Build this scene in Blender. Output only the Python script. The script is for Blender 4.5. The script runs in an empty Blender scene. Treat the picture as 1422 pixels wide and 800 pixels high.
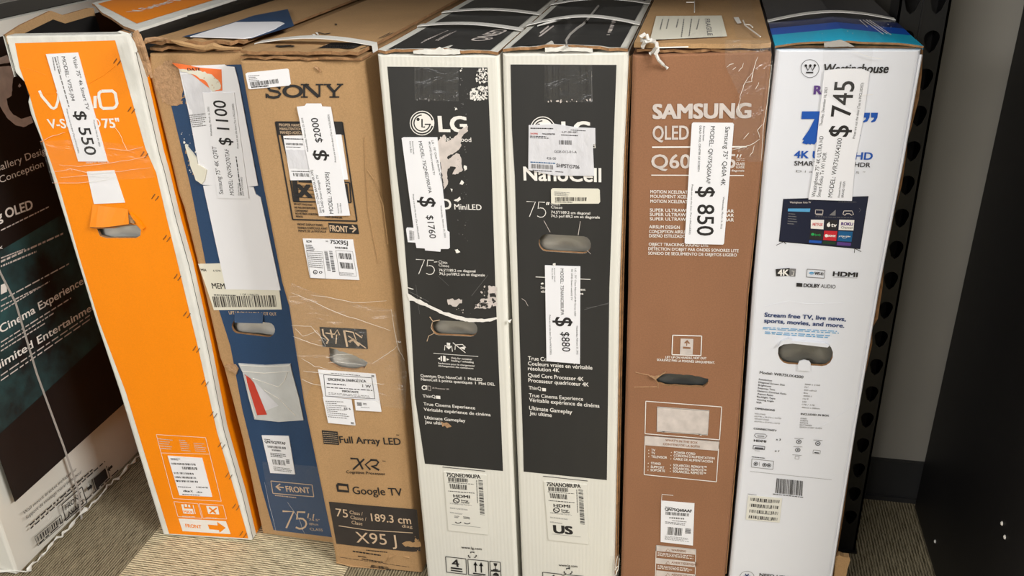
import bpy, bmesh, math, random
from mathutils import Vector, Matrix
from mathutils.geometry import delaunay_2d_cdt

# ------------------------------------------------------------------ camera, light, exposure
SC = bpy.context.scene
COL = SC.collection
FPX, CX, CY, CAMZ = 1220.0, 711.0, 400.0, 1.4
# rows: camera right / down / forward, expressed in world axes (solved from the vanishing points)
R = ((0.97748405, 0.20840464, -0.03305201), (0.06122399, -0.43001383, -0.90074399), (-0.20193205, 0.8784393, -0.43309103))
cam = bpy.data.cameras.new('camera')
cam.sensor_fit = 'HORIZONTAL'; cam.sensor_width = 36.0; cam.lens = FPX / 1422.0 * 36.0
cam.clip_start = 0.02
camo = bpy.data.objects.new('camera', cam); COL.objects.link(camo)
camo.matrix_world = Matrix(((R[0][0], -R[1][0], -R[2][0], 0), (R[0][1], -R[1][1], -R[2][1], 0), (R[0][2], -R[1][2], -R[2][2], CAMZ), (0, 0, 0, 1)))
SC.camera = camo
SC.view_settings.view_transform = 'Standard'; SC.view_settings.look = 'None'
SC.view_settings.gamma = 1.0; SC.view_settings.use_curve_mapping = False
SC.view_settings.exposure = 0.12
w = bpy.data.worlds.new('room_ambient'); SC.world = w; w.use_nodes = True
w.node_tree.nodes['Background'].inputs[0].default_value = (1.0, 0.97, 0.92, 1)
w.node_tree.nodes['Background'].inputs[1].default_value = 0.19

def area(name, loc, target, sx, sy, power, colr=(1, .98, .95)):
    l = bpy.data.lights.new(name, 'AREA'); l.shape = 'RECTANGLE'; l.size = sx; l.size_y = sy; l.energy = power; l.color = colr
    o = bpy.data.objects.new(name, l); COL.objects.link(o); o.location = loc
    o.rotation_euler = (Vector(target) - Vector(loc)).to_track_quat('-Z', 'Y').to_euler()
    return o
area('ceiling_panel_light', (-0.30, 0.10, 3.0), (-0.30, 0.30, 0), 1.2, 0.45, 16)
area('ceiling_panel_light', (-2.70, -4.4, 2.95), (-0.4, 1.2, 0.0), 3.0, 1.2, 270)
area('ceiling_panel_light', (2.30, 0.0, 2.9), (-1.2, 1.2, 0.2), 1.2, 0.6, 150)

# ------------------------------------------------------------------ photo measurement -> world
def ray(px, py):
    a, b, c = px - CX, py - CY, FPX
    return Vector((R[0][0]*a + R[1][0]*b + R[2][0]*c, R[0][1]*a + R[1][1]*b + R[2][1]*c, R[0][2]*a + R[1][2]*b + R[2][2]*c))
def onz(px, py, z):
    r = ray(px, py); t = (z - CAMZ) / r.z; return Vector((r.x*t, r.y*t, z))
def ony(px, py, y):
    r = ray(px, py); t = y / r.y; return Vector((r.x*t, y, CAMZ + r.z*t))
def onx(px, py, x):
    r = ray(px, py); t = x / r.x; return Vector((x, r.y*t, CAMZ + r.z*t))
def proj(p):
    v = (p.x, p.y, p.z - CAMZ)
    c = [sum(R[i][k]*v[k] for k in range(3)) for i in range(3)]
    return CX + FPX*c[0]/c[2], CY + FPX*c[1]/c[2]
def zoom(x0, y0, s):
    return lambda *pts: [(x0 + a/s, y0 + b/s) for a, b in pts]

class Plane:
    """a flat face of a carton: origin + in-plane axes u (rightwards), v (up), n (outwards)"""
    def __init__(s, o, u, v):
        s.o = Vector(o); s.u = Vector(u).normalized(); s.v = Vector(v).normalized(); s.n = s.u.cross(s.v)
    def uv(s, px, py):
        r = ray(px, py); c = Vector((0, 0, CAMZ))
        t = (s.o - c).dot(s.n) / r.dot(s.n); p = c + r*t - s.o
        return p.dot(s.u), p.dot(s.v)
    def at(s, a, b, off=0.0): return s.o + s.u*a + s.v*b + s.n*off
    def P(s, p, off=0.0): a, b = s.uv(*p); return s.at(a, b, off)

# ------------------------------------------------------------------ materials
MAT = {}
def lin(c): return tuple(((x/255.0 + .055)/1.055)**2.4 if x > 10 else x/255.0/12.92 for x in c)
def material(name, rgb, rough=.6, var=.06, vscale=(6, 6, 6), bump=0.0, bscale=(60, 60, 60), flute=0.0, spec=.4, speck=0.0, metal=0.0, linear=False, coat=0.0):
    m = bpy.data.materials.new(name); m.use_nodes = True; nt = m.node_tree; N = nt.nodes; L = nt.links
    b = N['Principled BSDF']; base = rgb if linear else lin(rgb)
    b.inputs['Roughness'].default_value = rough; b.inputs['Specular IOR Level'].default_value = spec; b.inputs['Metallic'].default_value = metal
    b.inputs['Coat Weight'].default_value = coat; b.inputs['Coat Roughness'].default_value = .25
    tc = N.new('ShaderNodeTexCoord'); mp = N.new('ShaderNodeMapping'); L.new(tc.outputs['Object'], mp.inputs[0]); mp.inputs['Scale'].default_value = vscale
    no = N.new('ShaderNodeTexNoise'); no.inputs['Scale'].default_value = 1.0; no.inputs['Detail'].default_value = 5; L.new(mp.outputs[0], no.inputs['Vector'])
    cr = N.new('ShaderNodeValToRGB'); cr.color_ramp.elements[0].position = .3; cr.color_ramp.elements[1].position = .7
    cr.color_ramp.elements[0].color = (*[x*(1-var) for x in base], 1); cr.color_ramp.elements[1].color = (*[min(1, x*(1+var)) for x in base], 1)
    L.new(no.outputs[0], cr.inputs[0]); out = cr.outputs[0]
    if speck:
        n2 = N.new('ShaderNodeTexNoise'); n2.inputs['Scale'].default_value = 420; n2.inputs['Detail'].default_value = 3; L.new(tc.outputs['Object'], n2.inputs['Vector'])
        mr = N.new('ShaderNodeMapRange'); mr.inputs[1].default_value = .35; mr.inputs[2].default_value = .65; mr.inputs[3].default_value = 1-speck; mr.inputs[4].default_value = 1+speck
        L.new(n2.outputs[0], mr.inputs[0])
        mx = N.new('ShaderNodeVectorMath'); mx.operation = 'SCALE'; L.new(out, mx.inputs[0]); L.new(mr.outputs[0], mx.inputs['Scale']); out = mx.outputs[0]
    L.new(out, b.inputs['Base Color'])
    h = None
    if bump:
        m2 = N.new('ShaderNodeMapping'); L.new(tc.outputs['Object'], m2.inputs[0]); m2.inputs['Scale'].default_value = bscale
        n3 = N.new('ShaderNodeTexNoise'); n3.inputs['Scale'].default_value = 1; n3.inputs['Detail'].default_value = 4; L.new(m2.outputs[0], n3.inputs['Vector'])
        bp = N.new('ShaderNodeBump'); bp.inputs['Strength'].default_value = min(1, bump); bp.inputs['Distance'].default_value = .004
        L.new(n3.outputs[0], bp.inputs['Height']); h = bp
    if flute:
        wv = N.new('ShaderNodeTexWave'); wv.bands_direction = 'X'; wv.inputs['Scale'].default_value = 42; wv.inputs['Distortion'].default_value = 2.5; wv.inputs['Detail'].default_value = 2; wv.inputs['Detail Scale'].default_value = .6
        m4 = N.new('ShaderNodeMapping'); m4.inputs['Scale'].default_value = (1, 0, .12); L.new(tc.outputs['Object'], m4.inputs[0]); L.new(m4.outputs[0], wv.inputs['Vector'])
        b2 = N.new('ShaderNodeBump'); b2.inputs['Strength'].default_value = flute; b2.inputs['Distance'].default_value = .002; L.new(wv.outputs['Fac'], b2.inputs['Height'])
        if h: L.new(h.outputs[0], b2.inputs['Normal'])
        h = b2
    if h: L.new(h.outputs[0], b.inputs['Normal'])
    MAT[name] = m; return m
def film(name, haze=.10, wr=.5, sc=(18, 18, 30), tint=(1, 1, 1), rough=.12, gloss=.05):
    m = bpy.data.materials.new(name); m.use_nodes = True; nt = m.node_tree; N = nt.nodes; L = nt.links
    N.remove(N['Principled BSDF']); out = N['Material Output']
    tr = N.new('ShaderNodeBsdfTransparent'); gl = N.new('ShaderNodeBsdfGlossy'); gl.inputs['Roughness'].default_value = rough
    df = N.new('ShaderNodeBsdfDiffuse'); df.inputs[0].default_value = (.85*tint[0], .85*tint[1], .85*tint[2], 1)
    tc = N.new('ShaderNodeTexCoord'); mp = N.new('ShaderNodeMapping'); mp.inputs['Scale'].default_value = sc; L.new(tc.outputs['Object'], mp.inputs[0])
    no = N.new('ShaderNodeTexNoise'); no.inputs['Scale'].default_value = 1; no.inputs['Detail'].default_value = 4; no.inputs['Distortion'].default_value = 1.2; L.new(mp.outputs[0], no.inputs['Vector'])
    bp = N.new('ShaderNodeBump'); bp.inputs['Strength'].default_value = wr; bp.inputs['Distance'].default_value = .01; L.new(no.outputs[0], bp.inputs['Height'])
    L.new(bp.outputs[0], gl.inputs['Normal'])
    m1 = N.new('ShaderNodeMixShader'); m1.inputs[0].default_value = haze; L.new(tr.outputs[0], m1.inputs[1]); L.new(df.outputs[0], m1.inputs[2])
    m2 = N.new('ShaderNodeMixShader'); m2.inputs[0].default_value = gloss; L.new(m1.outputs[0], m2.inputs[1]); L.new(gl.outputs[0], m2.inputs[2])
    L.new(m2.outputs[0], out.inputs[0]); MAT[name] = m; return m

material('kraft', (176, 140, 98), .8, .07, (9, 9, 5), .15, (25, 25, 12), speck=.08)
material('kraft_warm', (146, 103, 74), .8, .06, (9, 9, 5), .12, (25, 25, 12), speck=.07)
material('kraft_edge', (150, 112, 76), .9, .25, (90, 40, 90), .5, (120, 120, 160))
material('kraft_torn', (176, 140, 105), .95, .2, (120, 120, 120), .6, (180, 180, 180), speck=.1)
material('white_card', (222, 220, 211), .45, .03, (7, 7, 3), .22, (16, 16, 9), flute=.09, coat=.15)
material('white_glossy_card', (226, 228, 235), .35, .02, (5, 5, 2), .12, (9, 9, 5), coat=.3)
material('white_scuffed', (222, 221, 214), .6, .07, (40, 40, 20), .5, (60, 60, 25))
material('black_print', (46, 46, 46), .42, .10, (14, 14, 2), .10, (20, 20, 8), coat=.1)
material('black_film_print', (30, 27, 27), .35, .15, (8, 8, 8), .06, (14, 14, 14))
material('teal_nebula', (30, 27, 27), .4)
material('orange_print', (247, 140, 2), .42, .025, (10, 10, 5), .14, (14, 14, 10), speck=.03)
material('navy_print', (36, 66, 102), .5, .08, (16, 16, 6), .08, (20, 20, 10), speck=.06)
material('ink', (38, 36, 36), .6, .1)
material('ink_brown', (52, 46, 42), .7, .1, (40, 40, 40))
material('white_ink', (236, 232, 226), .6, .05)
material('silver_ink', (206, 196, 190), .55, .12, (60, 60, 60))
material('kraft_ink', (205, 178, 148), .7, .05)
material('blue_ink', (24, 82, 172), .5, .04)
material('navy_ink', (40, 62, 110), .5, .04)
material('purple_ink', (92, 62, 128), .5, .04)
material('grey_ink', (120, 118, 118), .6, .05)
material('paper', (236, 236, 240), .55, .02, (8, 8, 4), .10, (18, 18, 10))
material('paper_grey', (214, 214, 219), .5, .05, (50, 50, 30), .5, (70, 50, 30))
material('paper_dull', (224, 222, 213), .5, .03, (8, 8, 8), .08, (20, 20, 12))
material('paper_cream', (226, 222, 206), .55, .04)
material('label_orange', (246, 122, 60), .5, .05)
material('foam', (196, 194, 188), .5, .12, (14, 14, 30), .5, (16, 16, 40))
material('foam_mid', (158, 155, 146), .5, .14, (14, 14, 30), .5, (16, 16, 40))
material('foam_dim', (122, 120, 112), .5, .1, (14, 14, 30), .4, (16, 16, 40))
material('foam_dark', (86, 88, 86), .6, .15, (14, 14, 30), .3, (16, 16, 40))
material('strap_white', (232, 230, 224), .35, .04, spec=.6)
material('twist_film', (214, 210, 204), .2, .05, spec=.6)
material('strap_clear', (170, 166, 160), .3, .05)
material('pouch', (198, 200, 200), .25, .06, (30, 30, 30), .6, (30, 40, 20))
material('red_paper', (196, 62, 46), .6, .1, (40, 40, 40))
material('staple', (120, 108, 96), .35, .1, metal=.7)
material('film_crease_glint', (240, 236, 228), .25, .03)  # whitish ridges: highlights on wrinkled film put into the colour
material('dark_inside', (26, 24, 23), .6, .2)  # near-black: shade inside openings put into the colour
material('plastic_bag', (52, 54, 58), .25, .2, (20, 20, 20), .5, (20, 14, 20))
material('cyan_print', (30, 196, 240), .3, .04, coat=.4)
material('royal_print', (18, 92, 206), .3, .04, coat=.4)
material('deep_navy_print', (26, 44, 104), .3, .06, coat=.4)
material('night_print', (24, 28, 44), .3, .1, coat=.4)
material('screen_print', (26, 32, 54), .3, .05)
material('tile_blue', (86, 160, 206), .4, .03)
material('tile_red', (196, 40, 52), .4, .03)
material('tile_teal', (20, 90, 140), .4, .1)
material('tile_green', (30, 60, 40), .4, .03)
material('green_ink', (40, 170, 90), .4, .03)
material('tile_purple', (90, 60, 130), .4, .03)
material('black_steel', (19, 19, 20), .38, .12, (10, 10, 10), .05, (60, 60, 60), spec=.5)
material('black_board', (24, 23, 24), .5, .1, (4, 4, 4), .03, (90, 90, 90), spec=.3)
material('wall_paint', (150, 146, 138), .8, .04, (3, 3, 3), .05, (160, 160, 160))
material('skirting', (46, 46, 47), .5, .08)
material('ceiling_paint', (200, 198, 192), .9, .03)
film('clear_tape', .02, .5, (22, 22, 40), rough=.22, gloss=.035)
film('stretch_film', .03, .9, (16, 16, 34), rough=.2, gloss=.06)

def custom_materials():
    m = MAT['teal_nebula']; nt = m.node_tree; N = nt.nodes; L = nt.links; b = N['Principled BSDF']
    tc = N.new('ShaderNodeTexCoord'); no = N.new('ShaderNodeTexNoise'); no.inputs['Scale'].default_value = 5.5; no.inputs['Detail'].default_value = 9; no.inputs['Roughness'].default_value = .62
    L.new(tc.outputs['Object'], no.inputs['Vector'])
    cr = N.new('ShaderNodeValToRGB'); cr.color_ramp.elements[0].position = .42; cr.color_ramp.elements[0].color = (.010, .010, .011, 1)
    cr.color_ramp.elements[1].position = .72; cr.color_ramp.elements[1].color = (.035, .11, .115, 1)
    L.new(no.outputs[0], cr.inputs[0]); L.new(cr.outputs[0], b.inputs['Base Color'])
    # carpet tiles: ribbed pile, neighbouring tiles turned a quarter
    m = bpy.data.materials.new('carpet'); m.use_nodes = True; nt = m.node_tree; N = nt.nodes; L = nt.links; b = N['Principled BSDF']; MAT['carpet'] = m
    b.inputs['Roughness'].default_value = .95; b.inputs['Specular IOR Level'].default_value = .1
    tc = N.new('ShaderNodeTexCoord'); mp = N.new('ShaderNodeMapping'); L.new(tc.outputs['Object'], mp.inputs[0]); mp.inputs['Location'].default_value = CARPET_SHIFT
    ck = N.new('ShaderNodeTexChecker'); ck.inputs['Scale'].default_value = 1/.5; row = N.new('ShaderNodeMapping'); row.inputs['Location'].default_value = (0, .05, .05); row.inputs['Scale'].default_value = (1, 0, 0); L.new(mp.outputs[0], row.inputs[0]); L.new(row.outputs[0], ck.inputs['Vector'])
    def ribs(axis, scale):
        a = N.new('ShaderNodeMapping'); a.inputs['Scale'].default_value = scale; L.new(mp.outputs[0], a.inputs[0])
        n = N.new('ShaderNodeTexNoise'); n.inputs['Scale'].default_value = 1; n.inputs['Detail'].default_value = 3; n.inputs['Roughness'].default_value = .7; L.new(a.outputs[0], n.inputs['Vector'])
        wv = N.new('ShaderNodeTexWave'); wv.bands_direction = axis; wv.inputs['Scale'].default_value = 50; wv.inputs['Distortion'].default_value = 2.2; wv.inputs['Detail'].default_value = 2; wv.inputs['Detail Scale'].default_value = 2.5; L.new(mp.outputs[0], wv.inputs['Vector'])
        k = N.new('ShaderNodeMix'); k.data_type = 'FLOAT'; k.inputs[0].default_value = .30; L.new(n.outputs[0], k.inputs[2]); L.new(wv.outputs['Fac'], k.inputs[3]); return k
    n1 = ribs('Y', (26, 250, 1)); n2 = ribs('X', (250, 26, 1))
    mx = N.new('ShaderNodeMix'); mx.data_type = 'FLOAT'; L.new(ck.outputs['Fac'], mx.inputs[0]); L.new(n1.outputs[0], mx.inputs[2]); L.new(n2.outputs[0], mx.inputs[3])
    cr = N.new('ShaderNodeValToRGB'); e = cr.color_ramp.elements
    e[0].position = .30; e[0].color = (*lin((104, 95, 74)), 1); e[1].position = .68; e[1].color = (*lin((240, 226, 190)), 1)
    L.new(mx.outputs[0], cr.inputs[0])
    tint = N.new('ShaderNodeMix'); tint.data_type = 'RGBA'; tint.blend_type = 'MULTIPLY'; tint.inputs[7].default_value = (.42, .41, .40, 1); L.new(cr.outputs[0], tint.inputs[6]); L.new(ck.outputs['Fac'], tint.inputs[0])
    L.new(tint.outputs[2], b.inputs['Base Color'])
    bp = N.new('ShaderNodeBump'); bp.inputs['Strength'].default_value = .8; bp.inputs['Distance'].default_value = .004; L.new(mx.outputs[0], bp.inputs['Height']); L.new(bp.outputs[0], b.inputs['Normal'])
CARPET_SHIFT = (1.216+1.0, -.56, 0)
custom_materials()

# ------------------------------------------------------------------ objects
def thing(name, loc, label, cat, group=None):
    o = bpy.data.objects.new(name, None); COL.objects.link(o); o.location = loc; o.empty_display_size = .05
    o['label'] = label; o['category'] = cat
    if group: o['group'] = group
    return o

GLYPH = {}
def glyph(ch):
    if ch in GLYPH: return GLYPH[ch]
    def mesh(s):
        c = bpy.data.curves.new('g', 'FONT'); c.body = s; c.resolution_u = 3; o = bpy.data.objects.new('g', c); COL.objects.link(o)
        d = bpy.context.evaluated_depsgraph_get(); m = bpy.data.meshes.new_from_object(o.evaluated_get(d))
        v = [(p.co.x, p.co.y) for p in m.vertices]; f = [tuple(q.vertices) for q in m.polygons]
        bpy.data.objects.remove(o); bpy.data.curves.remove(c); bpy.data.meshes.remove(m); return v, f
    def right(s): v, _ = mesh(s); return max(p[0] for p in v)
    adv = right('I' + ch + 'I') - right('II')
    v, f = ([], []) if ch == ' ' else mesh(ch)
    GLYPH[ch] = (v, f, adv); return GLYPH[ch]
_iv = None

class Mesh:
    def __init__(s): s.v = []; s.f = []; s.m = []; s.mats = []; s.items = []; s.tag = None
    def slot(s, mat):
        if mat not in s.mats: s.mats.append(mat)
        return s.mats.index(mat)
    def face(s, pts, mat):
        i = len(s.v); s.items.append((i, len(s.f), s.tag)); s.v += [Vector(p) for p in pts]; s.f.append(tuple(range(i, i+len(pts)))); s.m.append(s.slot(mat))
    def raw(s, vs, fs, mat):
        i = len(s.v); s.items.append((i, len(s.f), s.tag)); k = s.slot(mat); s.v += [Vector(p) for p in vs]
        for f in fs: s.f.append(tuple(a+i for a in f)); s.m.append(k)
    def poly(s, pl, px, off, mat, holes=()):
        """flat print: outline (and holes) in photo pixels laid on plane pl"""
        a = [pl.uv(*p) for p in px]; s.polyuv(pl, a, off, mat, [[pl.uv(*p) for p in h] for h in holes])
    def polyuv(s, pl, a, off, mat, hs=()):
        if not hs and len(a) <= 4:
            if sum(a[i][0]*a[(i+1) % len(a)][1]-a[(i+1) % len(a)][0]*a[i][1] for i in range(len(a))) < 0: a = a[::-1]
            s.face([pl.at(x, y, off) for x, y in a], mat); return
        co, fs = tri(a, hs); s.raw([pl.at(x, y, off) for x, y in co], fs, mat)
    def slab(s, pl, px, o0, o1, mat, side=None, holes=()):
        """a sheet with thickness: front at o1, rim back to o0"""
        s.poly(pl, px, o1, mat, holes)
        for loop in [px] + list(holes):
            a = [pl.uv(*p) for p in loop]
            for i in range(len(a)):
                p, q = a[i], a[(i+1) % len(a)]
                s.face([pl.at(*p, o0), pl.at(*q, o0), pl.at(*q, o1), pl.at(*p, o1)], side or mat)
    def line(s, pl, px, wid, off, mat, closed=False):
        """stroke of given width (photo px) along a pixel polyline, mitred"""
        n = len(px)
        if closed: px = list(px) + [px[0], px[1]]
        L_, R_ = [], []
        for i in range(len(px)):
            a = px[max(0, i-1)]; b = px[min(len(px)-1, i+1)]
            dx, dy = b[0]-a[0], b[1]-a[1]; l = math.hypot(dx, dy) or 1; k = wid/2
            L_.append((px[i][0]-dy/l*k, px[i][1]+dx/l*k)); R_.append((px[i][0]+dy/l*k, px[i][1]-dx/l*k))
        for i in range((1 if closed else 0), len(px)-1): s.poly(pl, [L_[i], L_[i+1], R_[i+1], R_[i]], off, mat)
    def box_line(s, pl, px, wid, off, mat):
        n = len(px); cx = sum(p[0] for p in px)/n; cy = sum(p[1] for p in px)/n
        for i in range(n): s.line(pl, [px[i], px[(i+1) % n]], wid, off, mat)
    def quad_uv(s, q):
        """bilinear map of (0..1, 0..1 downwards) in pixel quad TL TR BR BL"""
        tl, tr, br, bl = q
        return lambda a, b: (tl[0]*(1-a)*(1-b)+tr[0]*a*(1-b)+br[0]*a*b+bl[0]*(1-a)*b, tl[1]*(1-a)*(1-b)+tr[1]*a*(1-b)+br[1]*a*b+bl[1]*(1-a)*b)
    def bars(s, pl, q, n, off, mat, seed=1, horiz=False):
        rnd = random.Random(seed); g = s.quad_uv(q); x = 0.0; ws = []
        for i in range(n): ws.append((rnd.choice((.5, .5, 1, 1.6)), rnd.choice((.6, .6, 1, 1.5))))
        t = sum(a+b for a, b in ws)
        for a, b in ws:
            x0, x1 = x/t, (x+a)/t; x += a+b
            if horiz: s.poly(pl, [g(0, x0), g(1, x0), g(1, x1), g(0, x1)], off, mat)
            else: s.poly(pl, [g(x0, 0), g(x1, 0), g(x1, 1), g(x0, 1)], off, mat)
    def small(s, pl, q, rows, off, mat, seed=1, fill=.55, ragged=.35):
        """lines of print too small to read: words as little dashes"""
        rnd = random.Random(seed); g = s.quad_uv(q)
        for r in range(rows):
            b0 = (r+.5-fill/2)/rows; b1 = (r+.5+fill/2)/rows; x = 0; end = 1-rnd.random()*ragged
            while x < end:
                w_ = rnd.uniform(.03, .11); e = min(end, x+w_)
                s.poly(pl, [g(x, b0), g(e, b0), g(e, b1), g(x, b1)], off, mat); x = e+.02
    def text(s, pl, body, A, B, h, off, mat, bold=0, shear=0.0):
        """lettering from baseline start A to baseline end B (photo px), cap height h px"""
        a = pl.uv(*A); b = pl.uv(*B); dx, dy = b[0]-a[0], b[1]-a[1]; wid = math.hypot(dx, dy)
        ex = (dx/wid, dy/wid); ey = (-ex[1], ex[0])
        p0 = proj(pl.at(*a)); e = .01; p1 = proj(pl.at(a[0]+ey[0]*e, a[1]+ey[1]*e)); ph = math.hypot(p1[0]-p0[0], p1[1]-p0[1])/e
        H = h/ph; pos = []; x = 0.0; xmin = None
        for ch in body:
            v, f, adv = glyph(ch); pos.append((x, v, f)); x += adv
        xs = [px + q[0] for px, v, f in pos for q in v]
        x0, x1 = min(xs), max(xs); sx = wid/(x1-x0); sy = H/CAP
        jit = [(0, 0)]
        if bold: jit = [(i*bold*.5, j*bold*.3) for i in (-1, 0, 1) for j in (-1, 1)]
        for k, (jx, jy) in enumerate(jit):
            for px, v, f in pos:
                if not v: continue
                P = []
                for q in v:
                    uu = (px+q[0]-x0)*sx + jx*sx*.5 + shear*q[1]*sy + jx*sy*.5; vv = q[1]*sy + jy*sy
                    P.append(pl.at(a[0]+ex[0]*uu+ey[0]*vv, a[1]+ex[1]*uu+ey[1]*vv, off + k*2e-6))
                s.raw(P, f, mat)
    def ellipse(s, pl, c, rx, ry, off, mat, inner=0.0, a0=0, a1=360, n=28, rot=0.0):
        pts = lambda k: [(c[0]+math.cos(math.radians(a0+(a1-a0)*i/n))*rx*k, c[1]+math.sin(math.radians(a0+(a1-a0)*i/n))*ry*k) for i in range(n+1)]
        o = pts(1); 
        if inner <= 0: s.poly(pl, o[:-1], off, mat); return
        q = pts(inner)
        for i in range(n): s.poly(pl, [o[i], o[i+1], q[i+1], q[i]], off, mat)
    def tube(s, path, r, mat, n=6):
        rings = []
        for i, p in enumerate(path):
            t = (path[min(i+1, len(path)-1)]-path[max(i-1, 0)]).normalized(); u = t.orthogonal().normalized(); v = t.cross(u)
            rr = r[i] if isinstance(r, (list, tuple)) else r
            rings.append([p+u*math.cos(2*math.pi*k/n)*rr+v*math.sin(2*math.pi*k/n)*rr for k in range(n)])
        i0 = len(s.v); k_ = s.slot(mat); s.items.append((i0, len(s.f), s.tag))
        for r_ in rings: s.v += r_
        for i in range(len(rings)-1):
            for k in range(n): s.f.append((i0+i*n+k, i0+i*n+(k+1) % n, i0+(i+1)*n+(k+1) % n, i0+(i+1)*n+k)); s.m.append(k_)
        s.f.append(tuple(i0+k for k in range(n))[::-1]); s.m.append(k_); s.f.append(tuple(i0+(len(rings)-1)*n+k for k in range(n))); s.m.append(k_)
    def box(s, lo, hi, mat):
        x0, y0, z0 = lo; x1, y1, z1 = hi
        v = [(x0, y0, z0), (x1, y0, z0), (x1, y1, z0), (x0, y1, z0), (x0, y0, z1), (x1, y0, z1), (x1, y1, z1), (x0, y1, z1)]
        s.raw(v, [(0, 3, 2, 1), (4, 5, 6, 7), (0, 1, 5, 4), (1, 2, 6, 5), (2, 3, 7, 6), (3, 0, 4, 7)], mat)
    def loft(s, A, B, mat, closed=True):
        n = len(A); i = len(s.v); s.v += [Vector(p) for p in A] + [Vector(p) for p in B]; k = s.slot(mat)
        for j in range(n if closed else n-1): s.f.append((i+j, i+(j+1) % n, i+n+(j+1) % n, i+n+j)); s.m.append(k)
    def pieces(s, name, parent=None, label=None):
        """every separate block of print becomes a mesh of its own"""
        n = len(s.items); bx = []
        ends = [(s.items[i+1][0], s.items[i+1][1]) if i+1 < n else (len(s.v), len(s.f)) for i in range(n)]
        for (v0, f0, t), (v1, f1) in zip(s.items, ends):
            q = s.v[v0:v1]; bx.append(([min(p[k] for p in q) for k in range(3)], [max(p[k] for p in q) for k in range(3)]))
        par = list(range(n))
        def root(i):
            while par[i] != i: par[i] = par[par[i]]; i = par[i]
            return i
        big = [max(h-l for l, h in zip(*q)) for q in bx]
        for i in range(n):
            for j in range(i):
                if s.items[i][2] != s.items[j][2] or root(i) == root(j): continue
                g = 0.0
                for k in range(3): d = max(0.0, bx[i][0][k]-bx[j][1][k], bx[j][0][k]-bx[i][1][k]); g += d*d
                if math.sqrt(g) <= max(.0195, .49*max(big[i], big[j])): par[root(i)] = root(j)
        out = []
        for r in dict.fromkeys(root(i) for i in range(n)):
            m = Mesh()
            for i in range(n):
                if root(i) != r: continue
                (v0, f0, t), (v1, f1) = s.items[i], ends[i]; k = len(m.v); m.v += s.v[v0:v1]
                for fi in range(f0, f1): m.f.append(tuple(x-v0+k for x in s.f[fi])); m.m.append(m.slot(s.mats[s.m[fi]]))
            out.append(m.build(s.items[r][2] or name, parent, label))
        return out[0]
    def build(s, name, parent=None, label=None, smooth=False):
        me = bpy.data.meshes.new(name); o = bpy.data.objects.new(name, me)
        off = parent_world(parent)
        me.from_pydata([p-off for p in s.v], [], s.f)
        for m in s.mats: me.materials.append(MAT[m])
        me.polygons.foreach_set('material_index', s.m)
        if smooth: me.polygons.foreach_set('use_smooth', [True]*len(s.f))
        me.update(); COL.objects.link(o); o.parent = parent
        if label: o['label'] = label
        return o
def parent_world(p):
    v = Vector((0, 0, 0))
    while p: v += p.location; p = p.parent
    return v
def tri(outer, holes=()):
    vs = [Vector(p) for p in outer]; es = [(i, (i+1) % len(outer)) for i in range(len(outer))]; hs = []
    for h in holes:
        b = len(vs); vs += [Vector(p) for p in h]; es += [(b+i, b+(i+1) % len(h)) for i in range(len(h))]
    r = delaunay_2d_cdt(vs, es, [], 0, 1e-7)
    co, fs = r[0], []
    def inside(p, poly):
        c = False; n = len(poly)
        for i in range(n):
            a, b = poly[i], poly[(i+1) % n]
            if (a[1] > p[1]) != (b[1] > p[1]) and p[0] < (b[0]-a[0])*(p[1]-a[1])/(b[1]-a[1])+a[0]: c = not c
        return c
    for f in r[2]:
        c = (sum(co[i][0] for i in f)/len(f), sum(co[i][1] for i in f)/len(f))
        if inside(c, outer) and not any(inside(c, h) for h in holes):
            a, b, d = (co[i] for i in f[:3]); cr = (b[0]-a[0])*(d[1]-a[1])-(b[1]-a[1])*(d[0]-a[0])
            fs.append(tuple(f) if cr > 0 else tuple(f)[::-1])
    return [(p[0], p[1]) for p in co], fs
CAP = max(p[1] for p in glyph('H')[0])
def stadium(l, r, h, n=7):
    """handle slot between end centres l and r (px), height h px"""
    dx, dy = r[0]-l[0], r[1]-l[1]; d = math.hypot(dx, dy); a = math.atan2(dy, dx); k = h/2
    return [(r[0]+math.cos(a-math.pi/2+math.pi*i/n)*k*.9, r[1]+math.sin(a-math.pi/2+math.pi*i/n)*k) for i in range(n+1)] + \
           [(l[0]+math.cos(a+math.pi/2+math.pi*i/n)*k*.9, l[1]+math.sin(a+math.pi/2+math.pi*i/n)*k) for i in range(n+1)]
def jag(pts, amp, step, seed):
    """roughen a pixel outline like torn card"""
    rnd = random.Random(seed); out = []
    for i in range(len(pts)):
        a, b = pts[i], pts[(i+1) % len(pts)]; d = math.hypot(b[0]-a[0], b[1]-a[1]); n = max(1, int(d/step))
        for k in range(n):
            t = k/n; j = amp if k else amp*.5
            out.append((a[0]+(b[0]-a[0])*t+rnd.uniform(-j, j), a[1]+(b[1]-a[1])*t+rnd.uniform(-j, j)))
    return out

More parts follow.
